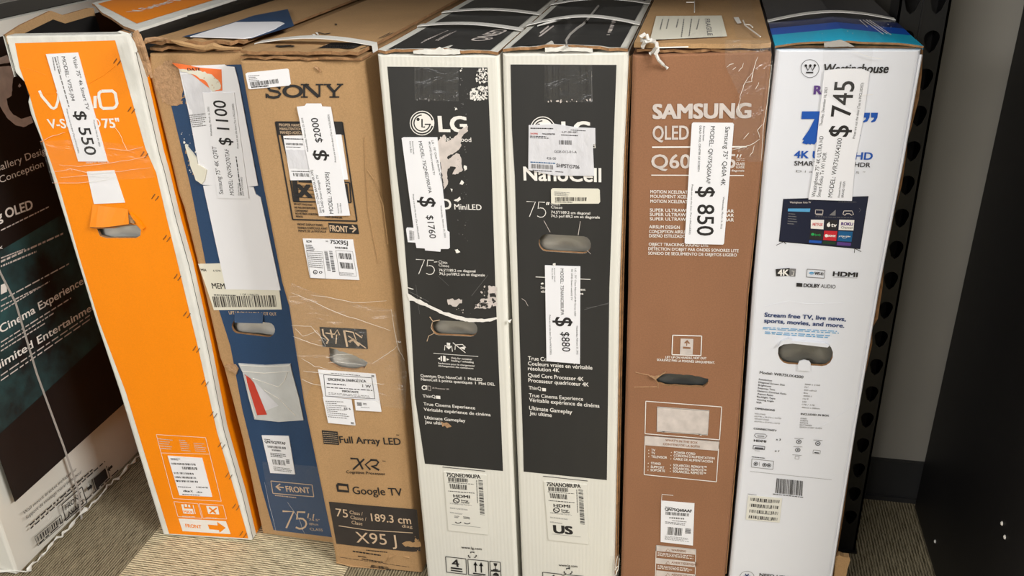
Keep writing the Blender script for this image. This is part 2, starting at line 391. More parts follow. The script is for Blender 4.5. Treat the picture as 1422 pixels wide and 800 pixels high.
DEPTH = 1.80
class Carton:
    """a television carton: left and right edges of its end face in photo px (top to bottom); grows back from there"""
    def __init__(s, name, left, right, label, mats, holes=(), plane=None, dirv=(0, 1, 0), group='television cartons in a row', depth=DEPTH, taper=.985, band=None, drop=0.0):
        if plane: s.pl = plane
        else:
            a = onz(*left[-1], 0); b = onz(*right[-1], 0); s.pl = Plane(a, (b-a), (0, 0, 1))
        pl = s.pl; s.d = Vector(dirv).normalized(); s.left, s.right, s.holes = left, right, [list(h) for h in holes]
        L_ = [pl.uv(*p) for p in left]; R_ = [pl.uv(*p) for p in right]
        def ext(e):
            (x0, y0), (x1, y1) = e[-2], e[-1]; gz = (0.002 - pl.o.z)
            if abs(y1-gz) > .0005: e[-1] = (x1+(x1-x0)*(gz-y1)/(y1-y0), gz)
            return e
        L_, R_ = ext(L_), ext(R_); s.L, s.R = L_, R_
        s.top = (L_[0][1]+R_[0][1])/2
        base = pl.at((L_[-1][0]+R_[-1][0])/2, 0); base.z = 0
        s.root = thing(name, base, label, 'box', group)
        s.outline = R_ + L_[::-1]                 # clockwise start top-right ... going down right, up left
        out = s.outline[::-1]
        cx = sum(p[0] for p in out)/len(out); cy = sum(p[1] for p in out)/len(out)
        m = Mesh(); hol = [[pl.uv(*p) for p in h] for h in s.holes]
        def inset(p, c): return (p[0]+(c if p[0] < cx else -c), p[1]+(c*.4 if p[1] < .2 else (-c*.4 if p[1] > s.top-.1 else 0)))
        fr = [inset(p, .007) for p in out]
        m.polyuv(pl, fr, 0, mats[0], hol)
        ring0 = [pl.at(*p) for p in fr]; ring1 = [pl.at(*p, -.006) for p in out]
        ra = [pl.at(*inset(p, .0042), -.0007) for p in out]; rb = [pl.at(*inset(p, .0018), -.0026) for p in out]
        m.loft(ra, ring0, mats[0]); m.loft(rb, ra, mats[0]); m.loft(ring1, rb, mats[0])
        back = [pl.at(cx+(p[0]-cx)*taper, max(p[1], .002), -.006) + s.d*depth for p in out]
        prev = ring1
        for dep, mt in (band or ()):               # edge bands along the front rim
            rr = [p + s.d*dep for p in ring1]; m.loft(rr, prev, mt); prev = rr
        if drop:                                   # open top: the load lies below the rim
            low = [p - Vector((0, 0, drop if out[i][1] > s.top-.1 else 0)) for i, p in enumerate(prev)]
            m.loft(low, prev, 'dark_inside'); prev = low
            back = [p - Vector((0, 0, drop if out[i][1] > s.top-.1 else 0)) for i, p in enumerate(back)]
        i0 = len(m.f); m.loft(back, prev, mats[1])
        if drop: m.m[-1] = m.slot('plastic_bag')
        m.face(back[::-1], mats[1])
        for h in hol:                              # cut edge of the board
            for i in range(len(h)):
                p, q = h[i], h[(i+1) % len(h)]
                m.face([pl.at(*p, -.006), pl.at(*q, -.006), pl.at(*q, 0), pl.at(*p, 0)], 'kraft_edge')
        s.body = m.build('carton', s.root)
    def panel(s, px, mat, name='printed_panel', off=.0005, holes=True, label=None):
        m = Mesh(); m.poly(s.pl, px, off, mat, s.holes if holes else ()); return m.build(name, s.root, label)
    def pocket(s, px, mat='foam', dep=.020, grow=.012):
        """what shows inside a handle slot: packing foam behind the board, bulging towards the slot"""
        a = [s.pl.uv(*p) for p in px]; x0, x1 = min(p[0] for p in a)-grow, max(p[0] for p in a)+grow; y0, y1 = min(p[1] for p in a)-grow, max(p[1] for p in a)+grow*2
        m = Mesh(); n = 12; vs = []; fs = []
        for j in range(n+1):
            for i in range(n+1):
                u, v = i/n, j/n; b = (math.sin(u*math.pi)*math.sin(v*math.pi))*.012 + .004*math.sin(u*9)*math.sin(v*7)
                vs.append(s.pl.at(x0+(x1-x0)*u, y0+(y1-y0)*v, -dep+b))
        for j in range(n):
            for i in range(n): k = j*(n+1)+i; fs.append((k, k+1, k+n+2, k+n+1))
        m.raw(vs, fs, mat); return m.build('foam_insert', s.root, smooth=True)
    def label(s, name, px, mat='paper', off=.002, text=None, label=None, tname='lettering'):
        m = Mesh(); m.slab(s.pl, px, off-.0018 if off > .002 else .0003, off, mat); o = m.build(name, s.root, label)
        if text:
            t = Mesh(); text(t, s.pl, off+.0003); t.pieces(tname, o)
        return o
    def prints(s, name, fn, off=.0010, label=None):
        t = Mesh(); fn(t, s.pl, off); return t.pieces(name, s.root, label)
    def film(s, name, px, off=.0032, mat='clear_tape', creases=(), seed=1, cw=.0006):
        m = Mesh(); m.poly(s.pl, px, off, mat)
        for c in creases:
            rnd = random.Random(seed+int(c[0][0])); n = len(c)
            path = []
            for i in range(n-1):
                for k in range(3):
                    t = k/3; path.append(s.pl.P((c[i][0]+(c[i+1][0]-c[i][0])*t+rnd.uniform(-.6, .6), c[i][1]+(c[i+1][1]-c[i][1])*t+rnd.uniform(-.6, .6)), off+.0004))
            path.append(s.pl.P(c[-1], off+.0004))
            m.tube(path, [cw*(.25+.75*math.sin(math.pi*(i+.5)/len(path))**.7) for i in range(len(path))], 'film_crease_glint', 4)
        return m.build(name, s.root)
class Pen:
    """draws print in the coordinates of an enlarged view of the photo (origin x0 y0, scale k)"""
    def __init__(s, m, pl, off, x0, y0, k): s.m, s.pl, s.off, s.x0, s.y0, s.k = m, pl, off, x0, y0, k
    def z(s, pts): return [(s.x0+a/s.k, s.y0+b/s.k) for a, b in pts]
    def view(s, x0, y0, k): return Pen(s.m, s.pl, s.off, x0, y0, k)
    def t(s, body, a, b, h, mat='ink', bold=0, shear=0):
        a, b = s.z([a, b]); s.m.text(s.pl, body, a, b, h/s.k, s.off, mat, bold, shear)
    def p(s, pts, mat='ink', rough=0, step=6, seed=1, up=0, holes=()):
        q = s.z(pts)
        if rough: q = jag(q, rough/s.k, step/s.k, seed)
        s.m.poly(s.pl, q, s.off+up, mat, holes)
    def tag(s, name=None): s.m.tag = name
    def thin75(s, a, b, h, w_, mat):
        """the slim outline numerals 75"""
        dx, dy = b[0]-a[0], b[1]-a[1]; g = lambda u, v: (a[0]+dx*u-h*v*dy/max(dx, 1)*-.25, a[1]+dy*u-h*v)
        s.l([g(0, 1), g(.46, 1), g(.16, 0)], w_, mat)
        s.l([g(.95, 1), g(.63, 1), g(.60, .56), g(.72, .62), g(.86, .60), g(.97, .46), g(1, .30), g(.95, .13), g(.84, .02), g(.70, 0), g(.56, .08)], w_, mat)
    def l(s, pts, w_, mat='ink', closed=False, up=0): s.m.line(s.pl, s.z(pts), w_/s.k, s.off+up, mat, closed)
    def box(s, pts, w_, mat='ink'): s.m.box_line(s.pl, s.z(pts), w_/s.k, s.off, mat)
    def bars(s, q, n, mat='ink', seed=1, horiz=False, up=0): s.m.bars(s.pl, s.z(q), n, s.off+up, mat, seed, horiz)
    def small(s, q, rows, mat='ink', seed=1, fill=.5, ragged=.35): s.m.small(s.pl, s.z(q), rows, s.off, mat, seed, fill, ragged)
    def e(s, c, rx, ry, mat='ink', inner=0, a0=0, a1=360, up=0, n=28): s.m.ellipse(s.pl, s.z([c])[0], rx/s.k, ry/s.k, s.off+up, mat, inner, a0, a1, n)
    def wear(s, q, n, size, mat, seed=1, up=0, bias=None):
        rnd = random.Random(seed); g = s.m.quad_uv(s.z(q))
        for i in range(n):
            a, b = rnd.random(), rnd.random()
            if bias: a, b = bias(a, b)
            c = g(a, b); r = size/s.k*rnd.uniform(.25, 1)**1.5; k = rnd.randint(5, 8); el = rnd.uniform(.5, 1.8)
            s.m.poly(s.pl, [(c[0]+math.cos(6.283*j/k)*r*rnd.uniform(.4, 1.2), c[1]+math.sin(6.283*j/k)*r*el*rnd.uniform(.4, 1.2)) for j in range(k)], s.off+up+i*1e-7, mat)
def struct(name, m, ):
    o = m.build(name); o['kind'] = 'structure'; return o

# ------------------------------------------------------------------ the place
m = Mesh(); m.box((-4.5, -6.0, -.05), (3.0, 4.2, 0), 'carpet'); struct('floor', m)
m = Mesh(); m.box((-4.5, -6.0, 3.05), (3.0, 4.2, 3.1), 'ceiling_paint'); struct('ceiling', m)
m = Mesh(); m.box((-4.5, 4.0, 0), (.40, 4.1, 3.05), 'wall_paint'); struct('wall_back', m)
m = Mesh(); m.box((.405, 1.832, .0), (2.4, 1.95, 3.05), 'wall_paint'); m.box((.405, 1.95, 0), (.52, 4.1, 3.05), 'wall_paint'); struct('wall_right', m)
m = Mesh(); m.box((.405, 1.822, 0), (2.4, 1.832, .112), 'skirting'); m.box((.405, 1.815, 0), (2.4, 1.822, .012), 'skirting'); struct('baseboard_right', m)
# shelf deck of the rack above the cartons (unseen; board fronts stepped to place the shade on their tops)
rk = thing('rack_shelf', (-1.3, 1.3, 1.65), 'black steel rack shelf above the row of cartons', 'shelf')
for xa, xb, yf in ((-2.9, -.87, 1.40), (-.86, -.31, 1.20), (-.30, .29, 1.31)):
    m = Mesh(); m.box((xa, yf, 1.65), (xb, 2.9, 1.68), 'black_steel'); m.build('shelf_board', rk)

# ------------------------------------------------------------------ cartons
FRONT = Plane((0, 1.369, 0), (1, 0, 0), (0, 0, 1))
KR = ('kraft', 'kraft'); KW = ('kraft_warm', 'kraft_warm'); WH = ('white_card', 'white_card'); WG = ('white_glossy_card', 'white_glossy_card')
vz_hole = zoom(0, 180, 2.963)((400, 408), (470, 405), (530, 388), (560, 392), (580, 410), (578, 436), (560, 446), (440, 446), (412, 438))
vizio = Carton('television_carton', [(5, 50), (17, 98), (34, 116), (40, 127), (37, 142), (41, 159), (56, 196), (73, 254), (105, 359), (132, 447), (165, 545), (226, 744)],
    [(180, 47), (219, 216), (226, 240), (243, 310), (260, 370), (286, 484), (309, 600), (335, 690), (350, 752)],
    'orange carton with white edges and a 550 dollar tag, leftmost of the end-on row', ('white_scuffed', 'orange_print'), [vz_hole], dirv=(-.05, 1, 0), band=((.002, 'ink'), (.018, 'white_scuffed')), drop=.05)
bl_hole = stadium((331, 453), (373, 458), 20)
blue = Carton('television_carton', [(206, 75), (206, 101), (231, 202), (246, 267), (254, 289), (284.5, 412), (304, 497), (310, 512), (336, 612), (364, 742)],
    [(350, 72), (372, 200), (402, 393), (440, 600), (472, 757)],
    'navy and brown carton with torn white papers and a 1100 dollar tag', KR, [bl_hole])
sy_hole = jag(zoom(400, 400, 3.635)((208, 300), (300, 330), (380, 360), (402, 378), (385, 405), (330, 412), (250, 402), (205, 375)), .9, 5, 3)
sony = Carton('television_carton', [(332, 85), (350, 187), (390, 393), (400, 427), (421, 562), (436, 635), (464, 770), (466, 785)],
    [(506, 84), (526, 240), (546, 400), (562, 580), (574, 706), (586, 797)],
    'plain brown carton with black lettering and a 2000 dollar tag', KR, [sy_hole])
lg_hole = stadium((609, 455), (654, 457), 20.5)
lga = Carton('television_carton', [(523, 76), (537, 220), (552, 370), (556, 400), (573, 595), (593, 800)], [(693, 77), (699, 237), (703.5, 400), (710, 595), (718.5, 800)],
    'scuffed black and white carton with a 1760 dollar tag beside the plain brown carton', WH, [lg_hole], FRONT)
lb_hole = stadium((759, 337), (810, 340), 24)
lgb = Carton('television_carton', [(697, 75), (701, 220), (709.5, 417), (717, 617), (724.5, 800)], [(873, 73), (866, 220), (860, 400), (857, 600), (853, 800)],
    'black and white carton with an 880 dollar tag', WH, [lb_hole], FRONT)
sm_hole = jag(zoom(860, 400, 3.635)((178, 462), (205, 440), (240, 432), (340, 438), (400, 446), (450, 458), (448, 480), (420, 502), (320, 498), (230, 492), (195, 482)), .5, 4, 5)
sams = Carton('television_carton', [(878, 77), (874, 220), (872, 400), (867, 600), (862, 800)], [(1071, 72), (1058, 230), (1038, 410), (1024, 610), (1007, 800)],
    'reddish brown carton with white lettering and an 850 dollar tag', KW, [sm_hole], FRONT)
ws_hole = stadium((1095, 489), (1142, 492), 33)
west = Carton('television_carton', [(1078, 69), (1061, 220), (1046, 395), (1031.5, 600), (1012.5, 800)], [(1280, 69), (1254.5, 220), (1220, 400), (1187, 597), (1155, 800)],
    'glossy white carton with blue top and a 745 dollar tag', WG, [ws_hole], FRONT)
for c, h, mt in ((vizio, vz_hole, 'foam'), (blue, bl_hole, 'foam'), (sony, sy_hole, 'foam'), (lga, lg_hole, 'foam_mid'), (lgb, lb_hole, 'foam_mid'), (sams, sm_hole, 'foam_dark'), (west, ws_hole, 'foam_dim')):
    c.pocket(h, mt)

# ------------------------------------------------------------------ the big black carton standing broadside at the left
OX = -1.426
ol_t = proj(Vector((OX, 1.225, 1.147))); ol_b = proj(Vector((OX-.02, 1.225, 0.002)))
ol_tl = proj(Vector((OX-.22, 1.225, 1.147))); ol_bl = proj(Vector((OX-.22, 1.225, .002)))
oled = Carton('television_carton', [ol_tl, ol_bl], [ol_t, ol_b], 'large black and white carton seen broadside at the left edge, lettering on its side', WH, (), Plane((0, 1.225, 0), (1, 0, 0), (0, 0, 1)), taper=1.0)
OLP = Plane((OX+.0002, 0, 0), (0, 1, 0), (0, 0, 1))
def oled_panel(m, pl, o):
    a = [pl.uv(*p) for p in ((7, 709), (170, 565))]
    k = (a[1][1]-a[0][1])/(a[1][0]-a[0][0]); y1 = 2.9
    m.polyuv(pl, [(1.262, 1.118), (1.262, a[0][1]), (y1, a[0][1]+k*(y1-a[0][0])*.3), (y1, 1.118)], .0012, 'teal_nebula')
    b = [pl.uv(*p) for p in ((0, 582), (150, 455))]
    m.polyuv(pl, [(1.262, b[0][1]-.03), (1.262, a[0][1]), (y1, a[0][1]+k*(y1-a[0][0])*.3), (y1, b[0][1]+.10)], .0016, 'black_film_print')
    c = pl.uv(0, 330); m.polyuv(pl, [(1.262, 1.118), (1.262, c[1]-.03), (y1, c[1]+.02), (y1, 1.118)], .0016, 'black_film_print')
m = Mesh(); oled_panel(m, OLP, 0); oled_pp = m.build('printed_panel', oled.root)
m = Mesh(); m.box((OX-.20, 1.25, 1.1475), (OX-.02, 3.0, 1.1485), 'black_film_print'); m.build('top_panel', oled.root)
def f(m):
    P = Pen(m, OLP, .0020, 0, 0, 1)
    P.t('Gallery Design', (-9, 240), (68, 211), 10, 'white_ink'); P.t('Conception', (-1, 254.5), (60, 231), 9.5, 'white_ink')
    P.t('g OLED', (-4, 307.5), (45, 289.5), 13, 'white_ink', .05); P.t('x', (-3, 347), (3, 345), 6, 'white_ink')
    P.t('Cinema Experience', (0, 463), (115, 394), 11, 'white_ink', .03); P.t('Unlimited Entertainment', (-24, 526), (138, 424), 11, 'white_ink', .03)
    for q, n, sd in (([(0, 318.5), (68, 285), (68, 288), (0, 321.5)], 1, 1), ([(0, 357), (34, 344), (34, 347), (0, 360)], 1, 2), ([(0, 361), (87, 322), (87, 326), (0, 366)], 1, 3), ([(0, 368), (50, 347), (50, 351), (0, 372)], 1, 4),
                     ([(0, 416), (96, 364), (96, 367), (0, 419)], 1, 5), ([(0, 424), (62, 393), (62, 396), (0, 427)], 1, 6), ([(0, 431), (68, 389), (68, 392), (0, 434)], 1, 7),
                     ([(0, 474), (98, 412), (98, 415), (0, 477)], 1, 8), ([(0, 480), (74, 433), (74, 436), (0, 483)], 1, 9), ([(0, 486), (62, 447), (62, 450), (0, 489)], 1, 10),
                     ([(0, 520), (127, 434), (127, 437), (0, 523)], 1, 11), ([(0, 527), (128, 439), (128, 442), (0, 530)], 1, 12)):
        P.small(q, n, 'silver_ink', sd, .6, .02)
    P.p([(0, 396), (8, 392), (8.5, 405), (0, 409)], 'white_ink')
    P.tag('logo'); Q = P.view(0, 60, 5.71)
    Q.p([(-60, 190), (0, 185), (86, 182), (112, 245), (95, 282), (85, 415), (45, 440), (60, 510), (100, 568), (160, 600), (240, 578), (258, 630), (180, 664), (120, 650), (60, 604), (20, 545), (0, 512), (-60, 400)], 'silver_ink', 3, 20, 4)
    Q.p([(-60, 130), (0, 112), (50, 92), (78, 152), (0, 166), (-60, 172)], 'silver_ink', 2, 20, 5); Q.p([(135, 340), (150, 318), (162, 340), (148, 352)], 'silver_ink')
m = Mesh(); f(m); m.pieces('lettering', oled_pp)
def f(m):
    P = Pen(m, OLP, .0014, 0, 400, 2)
    P.t('Wall mount bracket included for', (65, 630), (212, 505), 9, 'ink'); P.t('Support de montage mural inclus pour', (72, 643), (226, 512), 9, 'ink')
    P.small([(80, 655), (255, 500), (258, 506), (83, 662)], 1, 'ink', 3, .5, .02); P.small([(82, 665), (290, 478), (293, 483), (85, 671)], 1, 'ink', 4, .5, .02)
    P.box([(170, 602), (226, 552), (240, 596), (182, 646)], 2.5, 'ink'); P.t('FRONT', (182, 617), (226, 579), 13, 'ink', .03); P.t('AVANT', (188, 637), (233, 598), 13, 'ink', .03)
    P.box([(95, 692), (168, 630), (174, 656), (104, 716)], 1.5, 'ink'); P.bars([(100, 692), (166, 637), (169, 650), (104, 706)], 18, 'ink', 3)
    P.small([(106, 707), (328, 501), (331, 506), (109, 713)], 1, 'ink', 9, .5, .02)
    P.tag('pictogram'); P.p([(258, 530), (291, 500), (299, 526), (267, 560)], 'ink'); P.l([(254, 530), (264, 562)], 2); P.l([(294, 494), (304, 524)], 2)
    P.p([(240, 556), (248, 549), (246, 545), (255, 548), (253, 560), (251, 556), (243, 563)], 'ink'); P.p([(312, 497), (304, 504), (306, 508), (298, 507), (300, 494), (301, 499), (309, 491)], 'ink')
m = Mesh(); f(m); m.pieces('lettering', oled.root)
m = Mesh(); m.line(OLP, [(-6, 368), (0, 381), (20, 420), (50, 520), (87, 620), (107, 680), (113, 728)], 3.0, .0028, 'strap_clear'); m.build('strap', oled.root, 'translucent binding strap')
m = Mesh(); rnd = random.Random(3); path = [Vector((OX-.20, 1.226, .008))] + [Vector((OX-.19+.17*i/5, 1.222+rnd.uniform(-.004, .004), .010+rnd.uniform(0, .006))) for i in range(6)]
path += [Vector((OX+rnd.uniform(-.002, .007), 1.228+.5*(i/44)**1.1, .008+rnd.uniform(0, .008))) for i in range(45)]
m.tube(path, [.001+.0055*rnd.random()**2 for _ in path], 'white_scuffed', 5); m.build('crumpled_rim', oled.root, 'torn crumpled bottom rim')
m = Mesh()
ys = [1.50 + .012*math.sin(i*.9) for i in range(2)]
top = 1.15
for i in range(8):
    a, b = i/8, (i+1)/8; xa, xb = OX-.21+.21*a, OX-.21+.21*b; za, zb = top+.012*math.sin(math.pi*a), top+.012*math.sin(math.pi*b)
    m.face([(xa, 1.49+.02*a, za), (xb, 1.49+.02*b, zb), (xb, 1.502+.02*b, zb), (xa, 1.502+.02*a, za)], 'strap_white')
m.build('strap', oled.root)

# ------------------------------------------------------------------ orange carton
V = vizio; pl = V.pl
vz_panel = [(21, 60), (27.5, 94), (36.5, 119), (41, 131), (49, 160), (56, 182), (81, 254), (111, 359), (138, 447), (175, 545), (235, 741), (345, 747.5), (327, 685), (301.5, 600), (275, 482), (248, 370), (231, 300), (217, 240), (202, 206), (160, 56)]
vp = V.panel(vz_panel, 'orange_print')
def f(m, pl, o):
    P = Pen(m, pl, o, 0, 60, 8); P.tag('logo')
    P.l([(440, 525), (470, 590), (530, 660), (572, 712), (600, 725), (625, 708), (648, 640), (655, 560), (640, 535)], 30, 'white_ink')
    P = P.view(60, 60, 4)
    P.l([(290, 292), (290, 360)], 18, 'white_ink'); P.l([(140, 290), (200, 290), (170, 355), (230, 355)], 16, 'white_ink'); P.l([(115, 292), (125, 360)], 16, 'white_ink')
    P.l([(325, 266), (385, 264), (402, 278), (412, 335), (404, 352), (390, 360), (335, 362), (322, 352), (310, 296), (312, 276), (325, 266)], 17, 'white_ink')
    P.tag(); P.t('V-Series\u00ae', (36, 472), (325, 468), 52, 'white_ink', .04); P.t('75"', (338, 470), (432, 468), 52, 'white_ink', .05)
    P.t('learn more', (242, 668), (368, 662), 14, 'white_ink')
    P = P.view(230, 590, 4.706)
    P.tag('print_frame')
    for a, b in (((-60, 62), (262, 82)), ((262, 82), (290, 192)), ((290, 192), (365, 498)), ((365, 498), (50, 480)), ((50, 480), (-60, 62)), ((-30, 182), (288, 190))): P.l([a, b], 2.5, 'white_ink')
    P.tag(); P.small([(-50, 82), (50, 92), (60, 165), (-30, 160)], 5, 'silver_ink', 1, .3); P.small([(88, 92), (150, 98), (180, 178), (105, 170)], 6, 'silver_ink', 2, .3); P.small([(182, 112), (258, 118), (272, 180), (196, 174)], 5, 'silver_ink', 3, .3)
    P.tag('pictogram'); P.box([(55, 500), (212, 514), (238, 610), (82, 598)], 2.5, 'white_ink'); P.box([(220, 514), (376, 524), (400, 614), (246, 610)], 2.5, 'white_ink')
    P.p([(102, 518), (118, 518), (122, 545), (178, 548), (186, 582), (118, 578)], 'white_ink'); P.p([(125, 516), (140, 518), (142, 535), (128, 534)], 'white_ink'); P.p([(148, 520), (160, 521), (164, 538), (150, 536)], 'white_ink'); P.l([(180, 524), (196, 580)], 5, 'white_ink')
    P.t('MAX', (122, 574), (180, 578), 18, 'orange_print', .05); P.small([(110, 592), (200, 597), (202, 604), (112, 600)], 1, 'white_ink', 3)
    P.p([(266, 528), (342, 532), (352, 584), (280, 580)], 'white_ink'); P.l([(285, 538), (330, 578)], 10, 'orange_print', up=.0002); P.l([(335, 542), (290, 574)], 10, 'orange_print', up=.0002)
    P.small([(262, 600), (345, 606), (347, 612), (264, 607)], 1, 'white_ink', 4)
    P.tag('front_arrow'); P.p([(85, 610), (395, 628), (427, 713), (112, 693)], 'white_ink')
    P = Pen(m, pl, o+.0003, 230, 590, 4.706)
    P.t('FRONT', (134, 667), (236, 675), 22, 'orange_print', .04); P.p([(277, 650), (342, 655), (337, 632), (394, 671), (354, 703), (350, 686), (288, 680)], 'orange_print')
V.prints('lettering', f)
m = Mesh(); m.slab(pl, [(121, 238), (159, 236), (174, 281), (131, 283)], .0003, .0016, 'paper'); m.build('blank_patch', V.root)
def tx(m, pl, o):
    P = Pen(m, pl, o, 230, 590, 4.706)
    P.small([(34, 212), (100, 216), (103, 232), (38, 228)], 2, 'ink', 1); P.bars([(40, 244), (200, 250), (204, 263), (44, 256)], 26, 'ink', 2); P.bars([(108, 270), (208, 275), (212, 292), (113, 287)], 16, 'ink', 3)
    for i, y in enumerate((305, 332, 357)): P.bars([(56+i*6, y), (185+i*16, y+6), (188+i*16, y+18), (60+i*6, y+12)], 22, 'ink', 5+i)
    P.t('HDMI', (205, 408), (278, 412), 9, 'ink', .06); P.small([(82, 396), (190, 402), (192, 412), (85, 406)], 1, 'ink', 5); P.t('dts', (118, 434), (160, 436), 12, 'ink', .08, .2); P.t('X', (166, 436), (182, 437), 12, 'ink', .05); P.t('dts', (206, 440), (242, 441), 10, 'ink', .06, .2)
    P.small([(110, 446), (270, 455), (272, 464), (114, 455)], 1, 'ink', 6)
V.label('product_label', zoom(230, 590, 4.706)((15, 200), (240, 215), (306, 468), (92, 458)), 'paper', .0018, tx)
def tx(m, pl, o):
    P = Pen(m, pl, o, 60, 60, 4)
    P.t('Vizio 75" 4k Smart TV', (166, 72), (243, 367), 20); P.t('MODEL: V755-J04', (106, 72), (163, 318), 20); P.t('$ 550', (174, 377), (240, 618), 64, 'ink', .02)
    P.t('Prices are out the door (Tax is INCLUDED)', (131, 362), (199, 608), 8, 'ink'); P.t('Thursday, March 24, 2022', (281, 422), (315, 572), 8, 'ink')
    P.t('Known Issues:', (80, 72), (100, 160), 8); P.small([(75, 74), (155, 358), (146, 360), (64, 76)], 1, 'grey_ink', 2, .6, 0); P.small([(62, 75), (75, 150), (66, 152), (53, 77)], 1, 'grey_ink', 3, .6, 0)
V.label('price_tag', zoom(0, 0, 2.963)((192, 222), (323, 215), (445, 663), (325, 663)), 'paper', .0026, tx)
# folded-out slot flap and the torn corner beside it
m = Mesh(); q = [(129, 284), (178, 290), (182, 309), (128, 313)]; o_ = (.001, .001, .012, .014)
n = 6; top_ = [Vector(pl.P((q[0][0]+(q[1][0]-q[0][0])*i/n, q[0][1]+(q[1][1]-q[0][1])*i/n), .001)) for i in range(n+1)]
bot_ = [Vector(pl.P((q[3][0]+(q[2][0]-q[3][0])*i/n, q[3][1]+(q[2][1]-q[3][1])*i/n+1.5*math.sin(math.pi*i/n)), .009+.002*math.sin(i))) for i in range(n+1)]
rim_ = [p + Vector((0, .004, -.004)) for p in bot_]
for i in range(n): m.face([top_[i], bot_[i], bot_[i+1], top_[i+1]][::-1], 'orange_print'); m.face([bot_[i], rim_[i], rim_[i+1], bot_[i+1]][::-1], 'kraft_edge')
for i in range(n): m.face([rim_[i], rim_[i+1], top_[i+1], top_[i]], 'kraft')
m.build('slot_flap', V.root, 'slot flap pushed outwards')
m = Mesh(); z = zoom(0, 180, 2.963)
m.poly(pl, z((528, 345), (540, 350), (560, 372), (556, 386), (534, 380)), .003, 'kraft_torn'); m.slab(pl, z((540, 338), (575, 368), (598, 402), (588, 412), (566, 380), (545, 352)), .0005, .006, 'orange_print'); m.build('torn_edge', V.root)
st = [(163, 86), (183, 153), (201, 215), (216, 274), (232, 331), (247, 385), (260, 437), (273, 485), (285, 532), (297, 576), (308, 619), (318, 661), (328, 704), (338, 742)]
for i, (x, y) in enumerate(st):
    m = Mesh()
    for dx, dy in ((-2.6, -1.3), (2.6, 1.3)): m.tube([pl.P((x+dx-2.4, y+dy+3), .001), pl.P((x+dx, y+dy), .0022), pl.P((x+dx+2, y+dy-3.4), .001)], .0007, 'staple', 5)
    m.build('staple', V.root)
V.film('clear_tape', [(57, 196), (110, 192), (200, 203), (212, 228), (216, 246), (74, 254)], cw=.0003, creases=[z_ for z_ in (
    [(84, 228), (110, 230), (150, 226), (180, 222), (205, 216)], [(70, 238), (100, 234), (130, 240), (170, 237), (210, 232)], [(74, 253), (110, 253), (150, 249)], [(57, 196), (75, 188), (92, 183)], [(150, 205), (180, 208), (200, 203)], [(158, 170), (170, 190), (178, 208)], [(86, 246), (120, 243), (160, 246)])])
m = Mesh()
for c in ([(57, 197), (72, 190), (92, 183)], [(40, 129), (70, 130), (104, 130), (122, 128)], [(124, 116), (145, 104), (160, 92)], [(75, 254), (96, 253), (120, 252)], [(28, 92), (48, 98), (64, 104)]):
    m.tube([pl.P(p, .0006) for p in c], .0005, 'orange_print', 5)
m.pieces('card_crease', V.root)
# open top: left wall kraft at the rim, inner shade painted dark below, orange lid panel, torn corner
m = Mesh(); xl = pl.at(*V.L[0]).x+.004
wp = [(7, 49), (30, 35), (75, 15), (93, 21), (131, 11), (138, 11)]
A = [onx(a, b, xl) for a, b in wp]; B = [Vector((p.x-.02*(p.y-1.4), p.y, 1.08)) for p in A]
for i, p in enumerate(A): p.x -= .05*(p.y-1.4)
for i in range(len(A)-1):
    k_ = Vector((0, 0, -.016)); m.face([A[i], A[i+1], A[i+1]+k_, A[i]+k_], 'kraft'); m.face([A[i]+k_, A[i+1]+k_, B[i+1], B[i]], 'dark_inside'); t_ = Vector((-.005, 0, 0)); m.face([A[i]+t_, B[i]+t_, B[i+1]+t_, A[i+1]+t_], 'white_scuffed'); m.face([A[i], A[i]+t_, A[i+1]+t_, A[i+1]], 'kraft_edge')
m.build('side_flap', V.root)
zt = 1.157; fe = [onz(*p, zt) for p in ((188, 45), (172, 39), (155, 27), (142, 20), (132, 9), (128, 7))]
dv = V.d; rb = fe[0] + dv*1.7; lb = fe[-1] + dv*(rb.y-fe[-1].y)
TP = Plane((0, 0, zt), (1, 0, 0), (0, 1, 0))
def uvp(p): return (p.x, p.y)
m = Mesh(); ou = [uvp(p) for p in fe] + [uvp(lb), uvp(rb)]
m.polyuv(TP, ou, .004, 'white_scuffed')
for i in range(len(ou)):
    a, b = ou[i], ou[(i+1) % len(ou)]; m.face([TP.at(*a, -.001), TP.at(*b, -.001), TP.at(*b, .004), TP.at(*a, .004)], 'white_scuffed' if i == len(ou)-1 else 'kraft_edge')
lid = m.build('lid_panel', V.root)
m = Mesh(); E_ = [onz(*p, zt+.004) for p in ((190, 33), (155, 15), (136, 5.5))]; rb2 = E_[0]+dv*1.6; m.polyuv(TP, [uvp(p) for p in E_]+[uvp(E_[-1]+dv*(rb2.y-E_[-1].y)), uvp(rb2)], .0046, 'orange_print'); po = m.build('printed_panel', lid)
m = Mesh(); TQ = Plane((0, 0, zt+.0046), (1, 0, 0), (0, 1, 0)); P = Pen(m, TQ, .0006, 120, 0, 8.8875)
P.t('V-Series', (655, 150), (1085, 25), 165, 'white_ink', .04); P.t('75"', (1150, 15), (1300, -40), 165, 'white_ink', .04)
m.pieces('lettering', po)
m = Mesh(); P = Pen(m, Plane((0, 0, zt+.004), (1, 0, 0), (0, 1, 0)), .0005, 240, 0, 8.8875); P.p([(175, 195), (400, 135), (605, 75), (610, 100), (420, 152), (185, 212)], 'dark_inside'); m.build('hand_slot', lid)  # flat patch: the slot's shaded opening is painted on
m = Mesh(); 
for k, (dx, dz) in enumerate(((0, 0), (.004, .004), (.007, -.002))):
    a = onz(187, 46, zt+.004) + Vector((dx, 0, dz)); m.tube([a, a+Vector((.006, -.004, -.02)), a+Vector((.004, .004, -.05)), a+Vector((.008, .0, -.075))], [.004, .005, .004, .002], 'kraft_torn', 5)
